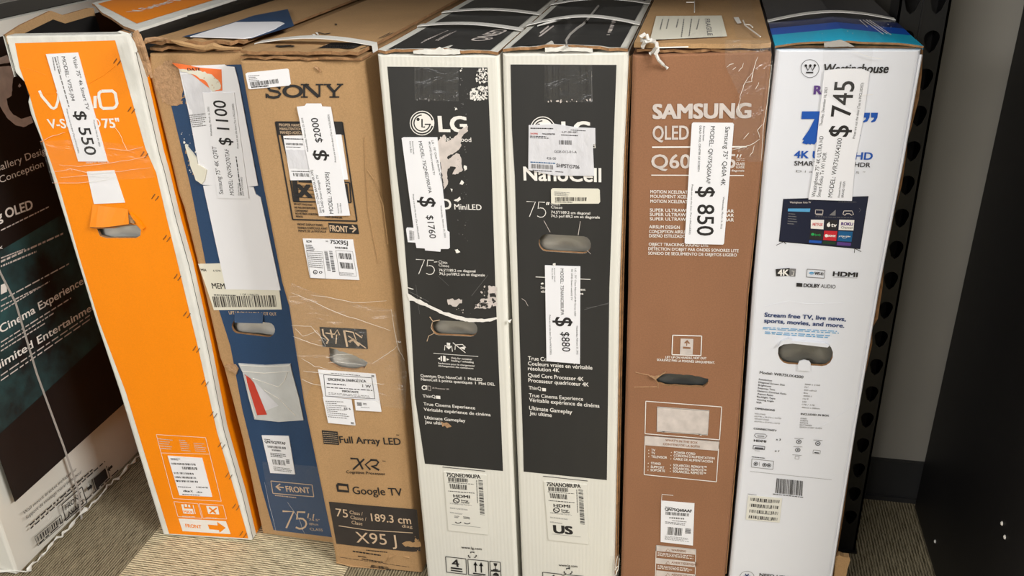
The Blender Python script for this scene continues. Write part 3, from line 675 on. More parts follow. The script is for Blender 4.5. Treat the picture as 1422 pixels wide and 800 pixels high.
m.build('torn_corner', V.root, 'torn crumpled corner')
m = Mesh(); P = Pen(m, pl, 0, 120, 0, 8.8875)
m.slab(pl, P.z([(365, 398), (400, 385), (440, 392), (520, 420), (600, 560), (622, 605), (610, 650), (582, 655), (560, 560), (500, 470), (450, 430)]), -.012, -.004, 'white_scuffed', 'kraft_edge'); m.build('torn_edge', V.root)

# ------------------------------------------------------------------ navy and brown carton
B_ = blue; pl = B_.pl
nv = zoom(200, 240, 3.075)
navy = [(243, 92), (242, 118), (238, 147), (264, 256), (286, 367), (304, 430), (320, 480), (337, 570), (364, 680), (380, 736), (470, 747), (440, 610), (405, 430), (380, 270), (355, 140), (348, 89)]
bp_ = B_.panel(navy, 'navy_print')
def f(m, pl, o):
    P = Pen(m, pl, o, 200, 240, 3.075)
    P.t('LIFT UP ON HANDLE, NOT OUT', (365, 603), (568, 609), 13, 'kraft_ink', .03)
    P = P.view(200, 480, 2.5)
    P.tag('front_arrow'); P.box([(441, 469), (584, 483), (590, 524), (448, 512)], 2.5, 'kraft_ink'); P.t('FRONT', (496, 506), (578, 512), 20, 'kraft_ink', .04)
    P.l([(458, 489), (486, 492)], 4, 'kraft_ink'); P.p([(456, 489), (472, 478), (475, 481), (463, 489), (477, 500), (473, 503)], 'kraft_ink')
    P.small([(455, 516), (535, 525), (536, 531), (456, 522)], 1, 'kraft_ink', 3)
    P.tag('size_mark'); P.thin75((481, 632), (564, 636), 58, 6, 'kraft_ink'); P.l([(572, 582), (569, 598)], 4, 'kraft_ink'); P.l([(590, 584), (587, 600)], 4, 'kraft_ink')
    P.t('74.5"', (574, 607), (612, 610), 8, 'kraft_ink'); P.t('189cm', (575, 622), (606, 624), 8, 'kraft_ink'); P.t('CLASS', (577, 640), (622, 644), 9, 'kraft_ink')
B_.prints('lettering', f)
def f(m, pl, o):
    P = Pen(m, pl, o+.0001, 230, 70, 3.636)
    P.p([(-2, 52), (20, 50), (60, 60), (80, 100), (92, 140), (88, 200), (84, 270), (60, 280), (20, 268), (-20, 262), (-70, 120)], 'kraft_torn', 9, 12, 3)
    P.wear([(60, 80), (110, 90), (130, 270), (80, 280)], 26, 10, 'kraft_torn', 2); P.wear([(60, 380), (150, 430), (170, 640), (100, 600)], 20, 7, 'white_ink', 4); P.wear([(90, 480), (130, 500), (150, 640), (120, 600)], 12, 8, 'kraft_torn', 5)
B_.prints('torn_patch', f)
zz = zoom(230, 70, 3.636)
lm = Mesh()
def tx(m, pl, o):
    P = Pen(m, pl, o, 200, 240, 3.075)
    P.t('MIA', (246, 418), (270, 419), 11, 'ink', .04); P.t('6 070', (298, 420), (330, 421), 8); P.t('MEM', (295, 492), (350, 494), 24, 'ink', .02)
    P.small([(300, 516), (400, 518), (400, 526), (301, 524)], 1, 'ink', 1); P.t('1 OF 1 PIECES', (415, 521), (492, 524), 8, 'ink'); P.bars([(293, 526), (564, 521), (571, 571), (303, 572)], 46, 'ink_brown', 7)
B_.label('shipping_label', nv((233, 388), (345, 385), (575, 470), (590, 582), (300, 585), (272, 500)), 'paper_cream', .0018, tx)
B_.label('paper_sheet', nv((255, 54), (330, 48), (470, 60), (480, 90), (500, 103), (585, 500), (352, 496)), 'paper', .0024, None)
def tx(m, pl, o):
    P = Pen(m, pl, o-.0002, 230, 70, 3.636)
    P.p([(84, 120), (190, 110), (235, 210), (196, 216), (210, 330), (150, 340), (110, 250)], 'paper_grey', 4, 14, 6)
    P.small([(120, 322), (212, 312), (214, 380), (142, 388)], 7, 'grey_ink', 3, .55, .3)
    P.wear([(150, 560), (210, 560), (220, 650), (170, 650)], 14, 5, 'kraft_ink', 9)
B_.label('paper_sheet', zz((72, 92), (130, 76), (300, 70), (312, 78), (352, 82), (372, 160), (470, 680), (424, 686), (190, 676), (160, 520), (125, 330)), 'paper', .0032, tx, 'crumpled paper sheet with torn left edge')
def tx(m, pl, o):
    P = Pen(m, pl, o, 230, 70, 3.636)
    P.t('DATE', (118, 101), (182, 99), 14, 'ink', .05)
    P.p([(70, 88), (112, 96), (182, 100), (240, 118), (280, 160), (284, 190), (245, 205), (205, 150), (150, 120), (100, 108), (86, 104)], 'paper_cream', 4, 12, 8); P.wear([(180, 110), (270, 130), (280, 190), (220, 190)], 12, 6, 'kraft_ink', 2)
B_.label('date_sticker', zz((38, 62), (100, 70), (180, 85), (287, 94), (291, 200), (245, 204), (140, 120), (75, 92)), 'label_orange', .0038, tx, 'orange sticker half torn away')
m = Mesh(); m.slab(pl, jag(zz((105, 470), (118, 488), (160, 540), (168, 570), (215, 600), (205, 650), (190, 672), (160, 650), (135, 585)), .5, 4, 2), .0005, .006, 'paper_cream'); m.build('torn_scrap', B_.root, 'curled torn scrap of paper')
def tx(m, pl, o):
    P = Pen(m, pl, o, 230, 70, 3.636)
    P.t('$ 1100', (340, 476), (308, 252), 62, 'ink', .015); P.t('Samsung 75" 4K Q70T', (298, 722), (262, 482), 21); P.t('MODEL: QN75Q70TAF', (352, 728), (325, 496), 20)
    P.t('Wednesday, March 16, 2022', (243, 430), (226, 282), 9); P.t('Prices are out the door (Tax is INCLUDED)', (376, 492), (350, 266), 9)
    P.t('Known Issues:', (380, 728), (375, 665), 8); P.small([(384, 728), (358, 532), (366, 532), (392, 728)], 1, 'ink', 5, .6, 0); P.t('(NOT NOTICEABLE)', (402, 730), (392, 636), 8)
B_.label('price_tag', zz((193, 211), (352, 211), (426, 744), (270, 741)), 'paper', .0046, tx)
m = Mesh(); q = [(326, 434), (366, 434), (367, 447), (328, 446)]
m.face([pl.P(q[0], .001), pl.P(q[3], .007), pl.P(q[2], .007), pl.P(q[1], .001)], 'navy_print'); m.build('slot_flap', B_.root, 'slot flap pushed outwards')
# packing slip pouch
m = Mesh(); zb = zoom(200, 480, 2.5); m.slab(pl, zb((330, 60), (420, 66), (510, 61), (514, 84), (540, 180), (556, 256), (470, 262), (386, 253), (366, 180), (345, 90)), .0005, .0035, 'pouch')
pb = m.build('document_pouch', B_.root, 'crinkled clear document pouch')
m = Mesh(); m.poly(pl, zb((352, 96), (372, 110), (386, 128), (430, 236), (396, 238)), .0042, 'red_paper'); m.poly(pl, zb((395, 235), (470, 205), (386, 120)), .0039, 'paper_grey'); m.build('folded_slip', pb, 'red printed slip inside')
m = Mesh()
for c in ([(345, 86), (420, 92), (508, 86)], [(500, 90), (490, 120), (470, 140), (380, 110)], [(420, 150), (470, 180), (530, 240)], [(356, 100), (370, 180), (390, 248)], [(335, 64), (420, 70), (508, 66)]):
    c = zb(*c); path = [pl.P((c[i][0]+(c[i+1][0]-c[i][0])*t/4, c[i][1]+(c[i+1][1]-c[i][1])*t/4), .0042) for i in range(len(c)-1) for t in range(4)] + [pl.P(c[-1], .0042)]
    m.tube(path, .0007, 'film_crease_glint', 4)
m.build('pouch_seam', pb)
def tx(m, pl, o):
    P = Pen(m, pl, o, 200, 480, 2.5)
    P.t('QN75Q70TAF', (422, 335), (494, 342), 9, 'ink', .06); P.small([(418, 320), (440, 322), (441, 327), (419, 325)], 1, 'ink', 1)
    P.bars([(430, 344), (494, 350), (495, 358), (432, 352)], 20, 'ink', 2); P.bars([(445, 357), (478, 360), (479, 366), (446, 363)], 12, 'ink', 3); P.small([(440, 368), (498, 374), (500, 390), (442, 384)], 3, 'ink', 4)
    P.bars([(446, 392), (490, 396), (494, 414), (450, 410)], 16, 'ink', 5); P.small([(494, 392), (506, 393), (508, 408), (496, 407)], 4, 'ink', 6, .6, 0); P.small([(450, 416), (516, 424), (520, 440), (454, 432)], 3, 'grey_ink', 7)
B_.label('product_label', zb((410, 310), (504, 312), (526, 445), (440, 440)), 'paper', .0024, tx)
m = Mesh(); m.slab(pl, jag(zb((285, 66), (300, 62), (318, 64), (330, 80), (322, 98), (310, 84), (296, 80)), .6, 3, 4), .0002, .006, 'kraft_torn'); m.build('torn_edge', B_.root)
B_.film('clear_tape', zb((412, 400), (640, 420), (650, 668), (455, 650)), creases=[zb((420, 470), (440, 560), (460, 640)), zb((500, 540), (540, 600), (560, 650))], cw=.00025, off=.0031)

# ------------------------------------------------------------------ plain brown carton
S_ = sony; pl = S_.pl
def f(m, pl, o):
    P = Pen(m, pl, o, 330, 0, 3.478)
    w = 'ink'; P.tag('logo')
    # wide slab-serif capitals
    P.l([(205, 428), (198, 418), (178, 412), (158, 416), (150, 426), (158, 436), (196, 443), (206, 454), (198, 466), (176, 471), (152, 467), (141, 456)], 13, w); P.l([(203, 412), (204, 432)], 6, w); P.l([(138, 450), (140, 473)], 6, w)
    P.e((267, 440), 50, 32, w, .62)
    P.l([(322, 410), (322, 468)], 10, w); P.l([(326, 408), (392, 468)], 16, w); P.l([(396, 410), (396, 468)], 9, w)
    for a, b in ((306, 346), (378, 414)): P.l([(a, 408), (b, 408)], 7, w)
    P.l([(306, 468), (340, 468)], 7, w)
    P.l([(434, 410), (466, 444), (466, 468)], 15, w); P.l([(500, 409), (466, 444)], 10, w); P.l([(416, 408), (452, 408)], 7, w); P.l([(480, 407), (511, 407)], 7, w); P.l([(444, 468), (492, 468)], 7, w)
    P = P.view(350, 150, 2.962)
    P.tag('handling_panel'); P.p([(97, 57), (372, 58), (380, 110), (108, 110)], 'ink'); P.box([(97, 57), (372, 58), (432, 465), (168, 458)], 6, 'ink')
    P.p([(118, 110), (138, 112), (155, 215), (146, 215)], 'ink'); P.box([(158, 295), (402, 306), (408, 388), (172, 384)], 6, 'ink')
    P.p([(165, 298), (186, 298), (196, 384), (174, 384)], 'ink'); P.t('X', (190, 365), (246, 367), 50, 'ink', .12)
    for y in (318, 334, 350, 366): P.l([(180, y), (262, y+4)], 2.5, 'ink')
    P.l([(192, 302), (270, 306)], 6); P.l([(388, 312), (396, 385)], 10)
    P.t('DO NOT STACK FLAT', (174, 398), (250, 402), 8, 'ink', .05); P.t('NE PAS ENTREPOSER', (176, 412), (262, 416), 8, 'ink', .05); P.t('CONTAINEMENT', (178, 425), (232, 428), 8, 'ink', .05); P.t('NO ESTIBAR HORIZON', (180, 437), (270, 441), 8, 'ink', .05); P.t('MENTE', (182, 449), (210, 451), 8, 'ink', .05)
    P.t('PARA LEVANTAR', (300, 450), (372, 455), 8, 'ink', .05)
    P.tag(); P.t('FRONT DISPLAY PANEL', (188, 482), (294, 486), 9, 'ink', .03); P.t("PANNEAU D'AFFICHAGE AVANT", (190, 496), (312, 500), 9, 'ink', .03); P.t('FRENTE DE LA PANTALLA', (192, 509), (306, 512), 9, 'ink', .03)
    P.tag('front_arrow'); P.p([(314, 472), (434, 478), (441, 518), (320, 511)], 'ink')
    P = P.view(400, 400, 3.635)
    P.tag('pictogram'); P.p([(160, 195), (396, 207), (404, 307), (176, 296)], 'ink')
    P = P.view(420, 580, 3.635)
    P.tag('feature_mark'); P.p([(98, 62), (178, 70), (186, 137), (108, 131)], 'ink'); P.t('Full Array LED', (191, 126), (498, 137), 34, 'ink', .03); P.small([(474, 82), (496, 84), (496, 92), (474, 90)], 1, 'ink', 2)
    P.l([(243, 205), (278, 207), (306, 260)], 9); P.l([(312, 208), (256, 261)], 9); P.l([(352, 210), (318, 236), (344, 262)], 8); P.l([(343, 212), (374, 214), (384, 224), (374, 240), (348, 242), (388, 264)], 9); P.small([(402, 214), (422, 216), (423, 222), (403, 220)], 1, 'ink', 3)
    P.t('Cognitive Processor', (223, 279), (420, 290), 14, 'ink', .02)
    P.l([(176, 335), (228, 340), (234, 372), (180, 367), (176, 335)], 13); P.t('Google TV', (258, 384), (506, 394), 38, 'ink', .02)
    P.tag('size_panel'); P.p([(134, 423), (320, 441), (578, 462), (586, 540), (596, 672), (560, 676), (380, 660), (172, 635)], 'ink_brown', 0)
    P.tag(); P.small([(322, 664), (440, 676), (441, 684), (323, 672)], 1, 'ink', 4, .6); P.small([(254, 668), (400, 690), (401, 700), (255, 678)], 1, 'ink', 5, .6, .05); P.small([(280, 694), (340, 703), (340, 711), (281, 702)], 1, 'ink', 6, .6); P.small([(300, 708), (410, 726), (411, 734), (301, 716)], 1, 'ink', 7, .6, .05)
    P.small([(190, 702), (540, 752), (540, 755), (190, 705)], 1, 'ink_brown', 8, .6, .02)
    P.bars([(350, 742), (430, 752), (458, 782), (332, 776)], 18, 'ink', 9)
S_.prints('lettering', f)
def f(m, pl, o):
    P = Pen(m, pl, o, 350, 150, 2.962)
    P.t('PROPER HANDLING', (113, 74), (232, 76), 11, 'kraft_ink', .02); P.t('MANUTENTION', (116, 90), (206, 91), 11, 'kraft_ink', .02); P.t('MANEJO ADECUADO', (118, 105), (236, 107), 11, 'kraft_ink', .02)
    P.t('FRONT', (322, 505), (396, 510), 24, 'kraft_ink', .05); P.l([(402, 494), (430, 496)], 5, 'kraft_ink'); P.p([(432, 496), (414, 480), (411, 484), (424, 496), (412, 508), (416, 512)], 'kraft_ink')
    P = P.view(400, 400, 3.635)
    P.l([(175, 205), (180, 235), (205, 262), (195, 280)], 8, 'kraft_ink'); P.l([(215, 208), (225, 250)], 8, 'kraft_ink'); P.l([(190, 225), (235, 232), (250, 210), (262, 236), (246, 234), (243, 280)], 6, 'kraft_ink')
    P.l([(284, 212), (300, 295)], 10, 'kraft_ink'); P.l([(285, 214), (330, 222), (345, 262), (305, 268)], 6, 'kraft_ink'); P.l([(305, 240), (395, 302)], 5, 'kraft_ink'); P.l([(340, 225), (375, 250), (375, 235)], 6, 'kraft_ink'); P.l([(310, 270), (330, 258), (360, 290)], 12, 'kraft_ink')
    P = P.view(420, 580, 3.635)
    for i in range(6): P.small([(104+i*1, 70+i*10), (178+i*1, 76+i*10), (179+i, 80+i*10), (105+i, 74+i*10)], 1, 'kraft_ink', i, .5, .05)
    P.t('75', (172, 496), (232, 503), 40, 'kraft_ink'); P.t('Class /', (240, 484), (306, 492), 17, 'kraft_ink'); P.t('Classe /', (244, 509), (324, 519), 17, 'kraft_ink'); P.t('Clase', (250, 535), (304, 542), 17, 'kraft_ink')
    P.t('189.3 cm', (350, 520), (550, 536), 38, 'kraft_ink', .02); P.t('diag', (504, 552), (556, 556), 15, 'kraft_ink'); P.l([(184, 544), (330, 566), (558, 580)], 3.5, 'kraft_ink')
    P.t('X95 J', (274, 628), (478, 645), 54, 'kraft_ink')
    P.tag('torn_patch')
    P.p([(504, 632), (525, 622), (560, 628), (592, 624), (600, 648), (560, 652), (520, 650)], 'kraft', 4, 12, 3); P.wear([(560, 590), (598, 595), (600, 675), (570, 670)], 9, 10, 'kraft', 4)
S_.prints('lettering', f, .0014, 'bare brown lettering on black blocks')
def tx(m, pl, o):
    P = Pen(m, pl, o, 330, 0, 3.478)
    P.small([(54, 362), (112, 358), (114, 390), (58, 394)], 4, 'grey_ink', 1, .4, .5); P.bars([(62, 396), (200, 379), (204, 400), (66, 416)], 30, 'ink', 2); P.small([(68, 416), (150, 408), (152, 418), (70, 424)], 1, 'ink', 3, .7, 0)
S_.label('barcode_sticker', zoom(330, 0, 3.478)((40, 356), (48, 350), (240, 331), (248, 336), (258, 404), (250, 412), (62, 430), (54, 426)), 'paper', .002, tx)
def tx(m, pl, o):
    P = Pen(m, pl, o, 350, 150, 2.962)
    P.small([(134, 122), (222, 124), (226, 130), (136, 128)], 1, 'ink', 1, .7, 0); P.bars([(140, 142), (210, 144), (212, 152), (142, 150)], 20, 'ink', 2); P.small([(142, 156), (206, 158), (207, 163), (143, 161)], 1, 'ink', 3)
    P.p([(140, 170), (225, 172), (240, 250), (156, 248)], 'paper_grey', 2, 12, 3); P.small([(164, 256), (244, 258), (245, 263), (165, 261)], 1, 'ink', 4, .7, 0); P.bars([(170, 265), (236, 268), (238, 282), (173, 279)], 16, 'ink', 5)
S_.label('shipping_label', zoom(350, 150, 2.962)((130, 114), (368, 108), (396, 293), (160, 296)), 'paper', .002, tx)
def tx(m, pl, o):
    P = Pen(m, pl, o, 350, 150, 2.962)
    P.t('$2000', (292, 138), (272, 38), 27, 'ink', .015); P.t('$', (312, 213), (308, 172), 56, 'ink', .02)
    P.t("Sony - 75\" Class BRAVIA XR X95J", (290, 428), (252, 252), 9); P.t('4K UHD Smart Google TV', (302, 428), (275, 272), 9); P.t('MODEL: XR75X95J', (338, 432), (318, 262), 16)
    P.t('Wednesday, February 23, 2022', (236, 178), (212, 38), 7); P.t('Prices are out the door (Tax is INCLUDED)', (350, 220), (320, 24), 7); P.t('Known Issues:', (362, 430), (356, 388), 6); P.t('New in Box', (373, 430), (368, 388), 6)
S_.label('price_tag', zoom(350, 150, 2.962)((187, -7), (218, -10), (226, -20), (286, -20), (290, -8), (326, -6), (405, 440), (278, 442)), 'paper', .0034, tx)
def tx(m, pl, o):
    P = Pen(m, pl, o, 350, 150, 2.962)
    P.t('UCW', (226, 551), (248, 552), 9, 'ink', .05); P.t('XR', (304, 549), (316, 550), 6); P.t('75X95J', (324, 556), (396, 561), 16, 'ink', .05); P.bars([(342, 568), (396, 571), (398, 579), (344, 576)], 18, 'ink', 1)
    P.small([(222, 558), (262, 560), (264, 590), (226, 588)], 4, 'ink', 2, .45); P.small([(228, 590), (290, 594), (300, 660), (238, 655)], 8, 'grey_ink', 3, .4, .1); P.box([(226, 586), (292, 590), (304, 700), (242, 697)], 1.2, 'grey_ink'); P.box([(346, 584), (415, 588), (432, 690), (362, 686)], 1.2, 'grey_ink')
    P.bars([(298, 586), (312, 587), (326, 668), (312, 668)], 30, 'ink', 4, True); P.bars([(318, 586), (332, 587), (346, 675), (332, 675)], 30, 'ink', 5, True)
    P.bars([(356, 594), (410, 597), (414, 622), (360, 618)], 14, 'ink', 6); P.bars([(362, 632), (418, 636), (422, 662), (368, 657)], 14, 'ink', 7); P.e((262, 673), 9, 9, 'ink', .7); P.t('UL', (257, 677), (268, 678), 6, 'ink', .05); P.e((284, 674), 7, 5, 'ink', .5); P.small([(360, 672), (425, 676), (428, 688), (362, 684)], 3, 'grey_ink', 8, .4)
S_.label('product_label', zoom(350, 150, 2.962)((210, 536), (416, 540), (442, 706), (240, 697)), 'paper', .002, tx)
def tx(m, pl, o):
    P = Pen(m, pl, o, 400, 400, 3.635)
    P.box([(182, 434), (425, 450), (440, 556), (192, 542)], 2.5, 'ink'); P.t('EFICIENCIA ENERG\u00c9TICA', (206, 464), (396, 474), 13, 'ink', .05); P.small([(218, 424), (372, 436), (372, 442), (219, 430)], 1, 'ink', 1); P.small([(198, 474), (340, 486), (341, 496), (199, 484)], 1, 'ink', 2); P.t('1 W', (378, 497), (420, 502), 14, 'ink', .04)
    P.small([(196, 494), (430, 510), (431, 518), (197, 502)], 1, 'ink', 3, .5, .05); P.t('IMPORTANTE', (276, 522), (358, 528), 10, 'ink', .05); P.small([(206, 522), (420, 540), (421, 552), (207, 535)], 2, 'grey_ink', 4, .4, .2); P.small([(422, 436), (436, 437), (437, 448), (423, 447)], 3, 'ink', 5, .7, 0)
S_.label('energy_label', zoom(400, 400, 3.635)((153, 410), (442, 432), (463, 565), (180, 546)), 'paper', .0022, tx)
def tx(m, pl, o):
    P = Pen(m, pl, o, 400, 400, 3.635); P.small([(190, 562), (290, 566), (318, 660), (205, 650)], 9, 'grey_ink', 1, .35, .6); P.t('ES S', (286, 608), (318, 611), 9, 'ink', .05); P.small([(320, 672), (335, 673), (336, 684), (321, 683)], 3, 'ink', 2, .7, 0)
S_.label('information_label', zoom(400, 400, 3.635)((178, 547), (322, 560), (342, 690), (205, 677)), 'paper', .003, tx)
def tx(m, pl, o):
    P = Pen(m, pl, o, 400, 400, 3.635); P.small([(350, 571), (374, 573), (376, 592), (352, 590)], 5, 'ink', 3, .65, .05); P.small([(380, 575), (400, 577), (402, 588), (382, 586)], 2, 'ink', 4); P.small([(370, 596), (425, 600), (425, 604), (370, 600)], 1, 'ink', 5)
S_.label('information_label', zoom(400, 400, 3.635)((338, 562), (464, 566), (473, 621), (344, 614)), 'paper', .003, tx)
zq = zoom(400, 400, 3.635)
S_.film('stretch_film', zq((5, 40), (20, -30), (140, 20), (330, 70), (545, 110), (600, 420), (596, 610), (470, 590), (300, 420), (160, 400), (90, 560), (40, 300)), off=.0036, mat='stretch_film', creases=[zq(*c) for c in (
    [(20, 20), (120, 60), (250, 120), (400, 170), (520, 210)], [(20, 185), (120, 190), (160, 235), (200, 265)], [(30, 240), (120, 275), (190, 290)], [(430, 375), (480, 340), (540, 305), (552, 290)], [(72, 352), (140, 390), (205, 405)], [(80, 415), (150, 420), (260, 430)], [(75, 455), (130, 480), (190, 488)], [(400, 470), (460, 480), (490, 478)], [(525, 100), (540, 210), (555, 290), (590, 360)], [(40, 200), (80, 240), (150, 210), (195, 290)], [(120, 30), (200, 40), (330, 70), (500, 60)], [(210, 345), (260, 330), (330, 330)], [(205, 372), (270, 368), (390, 385)])], cw=.00035, seed=3)
m = Mesh()
for c in ([(462, 120), (468, 260), (478, 420), (520, 640)], [(470, 250), (505, 300), (540, 400), (560, 560)]):
    c = zoom(350, 150, 2.962)(*c); m.tube([pl.P(p, .0004) for p in c], .0012, 'kraft', 5)
for c in ([(420, 730), (440, 705), (470, 690)], [(510, 700), (545, 705)], [(170, 728), (250, 748), (330, 757), (420, 766)]):
    c = zoom(420, 580, 3.635)(*c); m.tube([pl.P(p, .0006) for p in c], [.001, .003, .0012, .001][:len(c)], 'kraft', 5)
m.pieces('card_crease', S_.root)
m = Mesh(); c = zoom(330, 0, 3.478)((372, 322), (388, 330), (402, 346)); m.tube([pl.P(p, .002) for p in c], [.001, .002, .002], 'kraft_torn', 5); m.build('torn_edge', S_.root)

# ------------------------------------------------------------------ the two black and white cartons
A_ = lga; pl = A_.pl
z1 = zoom(520, 0, 3.333); z3_ = zoom(530, 400, 4); z4_ = zoom(560, 590, 3.81)
a_panel = z1((60, 308), (100, 770)) + zoom(530, 220, 4)((122, 400), (150, 770)) + z3_((157, 80), (185, 600)) + z4_((115, 205), (528, 244)) + z3_((640, 180), (632, 0)) + zoom(530, 220, 4)((610, 20),) + z1((523, 312),)
A_.panel(a_panel, 'black_print')
def lg_face(P, c, r):
    P.e(c, r, r, 'white_ink'); P.e(c, r*.93, r*.93, 'black_print', .87, 15, 345, .0001)
    P.e(c, r*.70, r*.70, 'black_print', .86, 10, 268, .0001)
    P.l([(c[0]+r*.22, c[1]+r*.10), (c[0]+r*.72, c[1]+r*.10)], r*.1, 'black_print', up=.0001); P.l([(c[0], c[1]-r*.34), (c[0], c[1]+r*.32), (c[0]+r*.24, c[1]+r*.32)], r*.12, 'black_print', up=.0001); P.e((c[0]-r*.32, c[1]-r*.30), r*.13, r*.13, 'black_print', up=.0001)
def f(m, pl, o):
    P = Pen(m, pl, o, 520, 0, 3.333)
    P.tag('logo'); lg_face(P, (221, 569), 57); P.t('LG', (302, 608), (428, 610), 70, 'white_ink', .07); P.tag()
    P.t("Life's Good", (306, 652), (449, 656), 20, 'white_ink', .02)
    P = P.view(530, 220, 4)
    P.t('QNED', (180, 276), (388, 282), 56, 'white_ink', .05); P.t('MiniLED', (406, 282), (556, 286), 30, 'white_ink', .03)
    P.tag('size_mark'); P.thin75((190, 640), (294, 645), 80, 4, 'white_ink'); P.l([(292, 575), (310, 573)], 4, 'white_ink'); P.t('Class', (317, 580), (366, 585), 15, 'white_ink'); P.t('Classe', (318, 598), (376, 604), 15, 'white_ink')
    P.t('74.5"/189.2 cm diagonal', (320, 626), (522, 632), 14, 'white_ink', .03); P.t('74,5 po/189,2 cm en diagonale', (322, 646), (574, 654), 14, 'white_ink', .03)
    P = P.view(530, 400, 4); P.tag('pictogram')
    P.l([(350, 345), (352, 318), (390, 322), (394, 352)], 4, 'white_ink'); P.p([(362, 302), (382, 304), (380, 322), (388, 326), (374, 340), (358, 324), (364, 322)], 'white_ink'); P.l([(396, 302), (466, 358)], 4, 'white_ink'); P.l([(408, 342), (410, 314), (450, 312), (468, 330)], 4, 'white_ink'); P.p([(430, 330), (466, 322), (462, 342)], 'white_ink')
    P.l([(288, 361), (537, 379)], 2.5, 'white_ink'); P.p([(328, 378), (336, 376), (336, 404), (330, 406)], 'white_ink'); P.p([(342, 374), (356, 378), (356, 408), (342, 406)], 'white_ink'); P.p([(312, 390), (326, 384), (326, 398)], 'white_ink'); P.p([(376, 396), (362, 388), (362, 402)], 'white_ink')
    P.t('Only for container', (388, 392), (504, 400), 10, 'white_ink', .03); P.t('loading / unloading', (388, 406), (512, 416), 10, 'white_ink', .03); P.t('Seulement pour le chargement/', (316, 420), (518, 436), 9, 'white_ink', .03); P.t('d\u00e9chargement des conteneurs', (316, 434), (510, 450), 9, 'white_ink', .03)
    P.tag(); P.t('Quantum Dot NanoCell  I  MiniLED', (218, 492), (560, 515), 15, 'white_ink', .03); P.t('NanoCell \u00e0 points quantiques  I  Mini DEL', (220, 512), (630, 541), 15, 'white_ink', .03)
    P.e((237, 552), 14, 13, 'white_ink', .6); P.l([(250, 540), (250, 564)], 5, 'white_ink'); P.box([(256, 542), (272, 544), (274, 568), (258, 566)], 2, 'silver_ink'); P.t('AI Processor 4K', (282, 557), (376, 565), 8, 'silver_ink', .02)
    P.t('ThinQ', (230, 606), (300, 610), 16, 'white_ink', .03); P.p([(302, 596), (326, 598), (327, 615), (303, 613)], 'white_ink');
    P.tag('feature_text'); P.t('True Cinema Experience', (234, 650), (520, 673), 17, 'white_ink', .03); P.t('V\u00e9ritable exp\u00e9rience de cin\u00e9ma', (236, 680), (606, 711), 17, 'white_ink', .03)
    P.t('Ultimate Gameplay', (240, 726), (466, 744), 17, 'white_ink', .03); P.t('Jeu ultime', (242, 750), (365, 761), 17, 'white_ink', .03)
A_.prints('lettering', f)
def f(m, pl, o):
    P = Pen(m, pl, o, 560, 590, 3.81)
    P.l([(208, 222), (434, 244)], 3, 'ink'); P.t('www.lg.com', (308, 652), (416, 662), 13, 'ink', .02)
    for k in range(3):
        a = math.radians(90+120*k); P.l([(366+22*math.cos(a-.5), 688-16*math.sin(a-.5)), (366+22*math.cos(a+.5), 688-16*math.sin(a+.5))], 8, 'ink'); P.l([(366+16*math.cos(a-.5), 688-11*math.sin(a-.5)), (366+18*math.cos(a+.3), 688-13*math.sin(a+.3))], 4, 'white_card', up=.0001)
    for q in ([(224, 696), (332, 708), (336, 790), (230, 778)], [(342, 710), (450, 720), (454, 802), (346, 792)], [(458, 720), (514, 726), (516, 772), (462, 768)], [(462, 772), (516, 776), (520, 830), (466, 826)]): P.box(q, 3.5, 'ink')
    P.t('4', (262, 748), (298, 750), 38, 'ink', .04); P.l([(252, 755), (312, 763)], 8); P.l([(252, 768), (314, 776)], 6)
    for x in (382, 412): P.l([(x, 735+(x-382)*.1), (x+2, 778+(x-382)*.1)], 7); P.p([(x-11, 742+(x-382)*.1), (x, 722+(x-382)*.1), (x+12, 744+(x-382)*.1)])
    P.l([(370, 784), (436, 792)], 6); P.p([(478, 730), (498, 732), (494, 746), (482, 745)]); P.l([(488, 745), (489, 764)], 4); P.l([(476, 764), (502, 766)], 5); P.p([(472, 796), (480, 784), (492, 780), (504, 788), (508, 800)])
A_.prints('shipping_symbols', f)
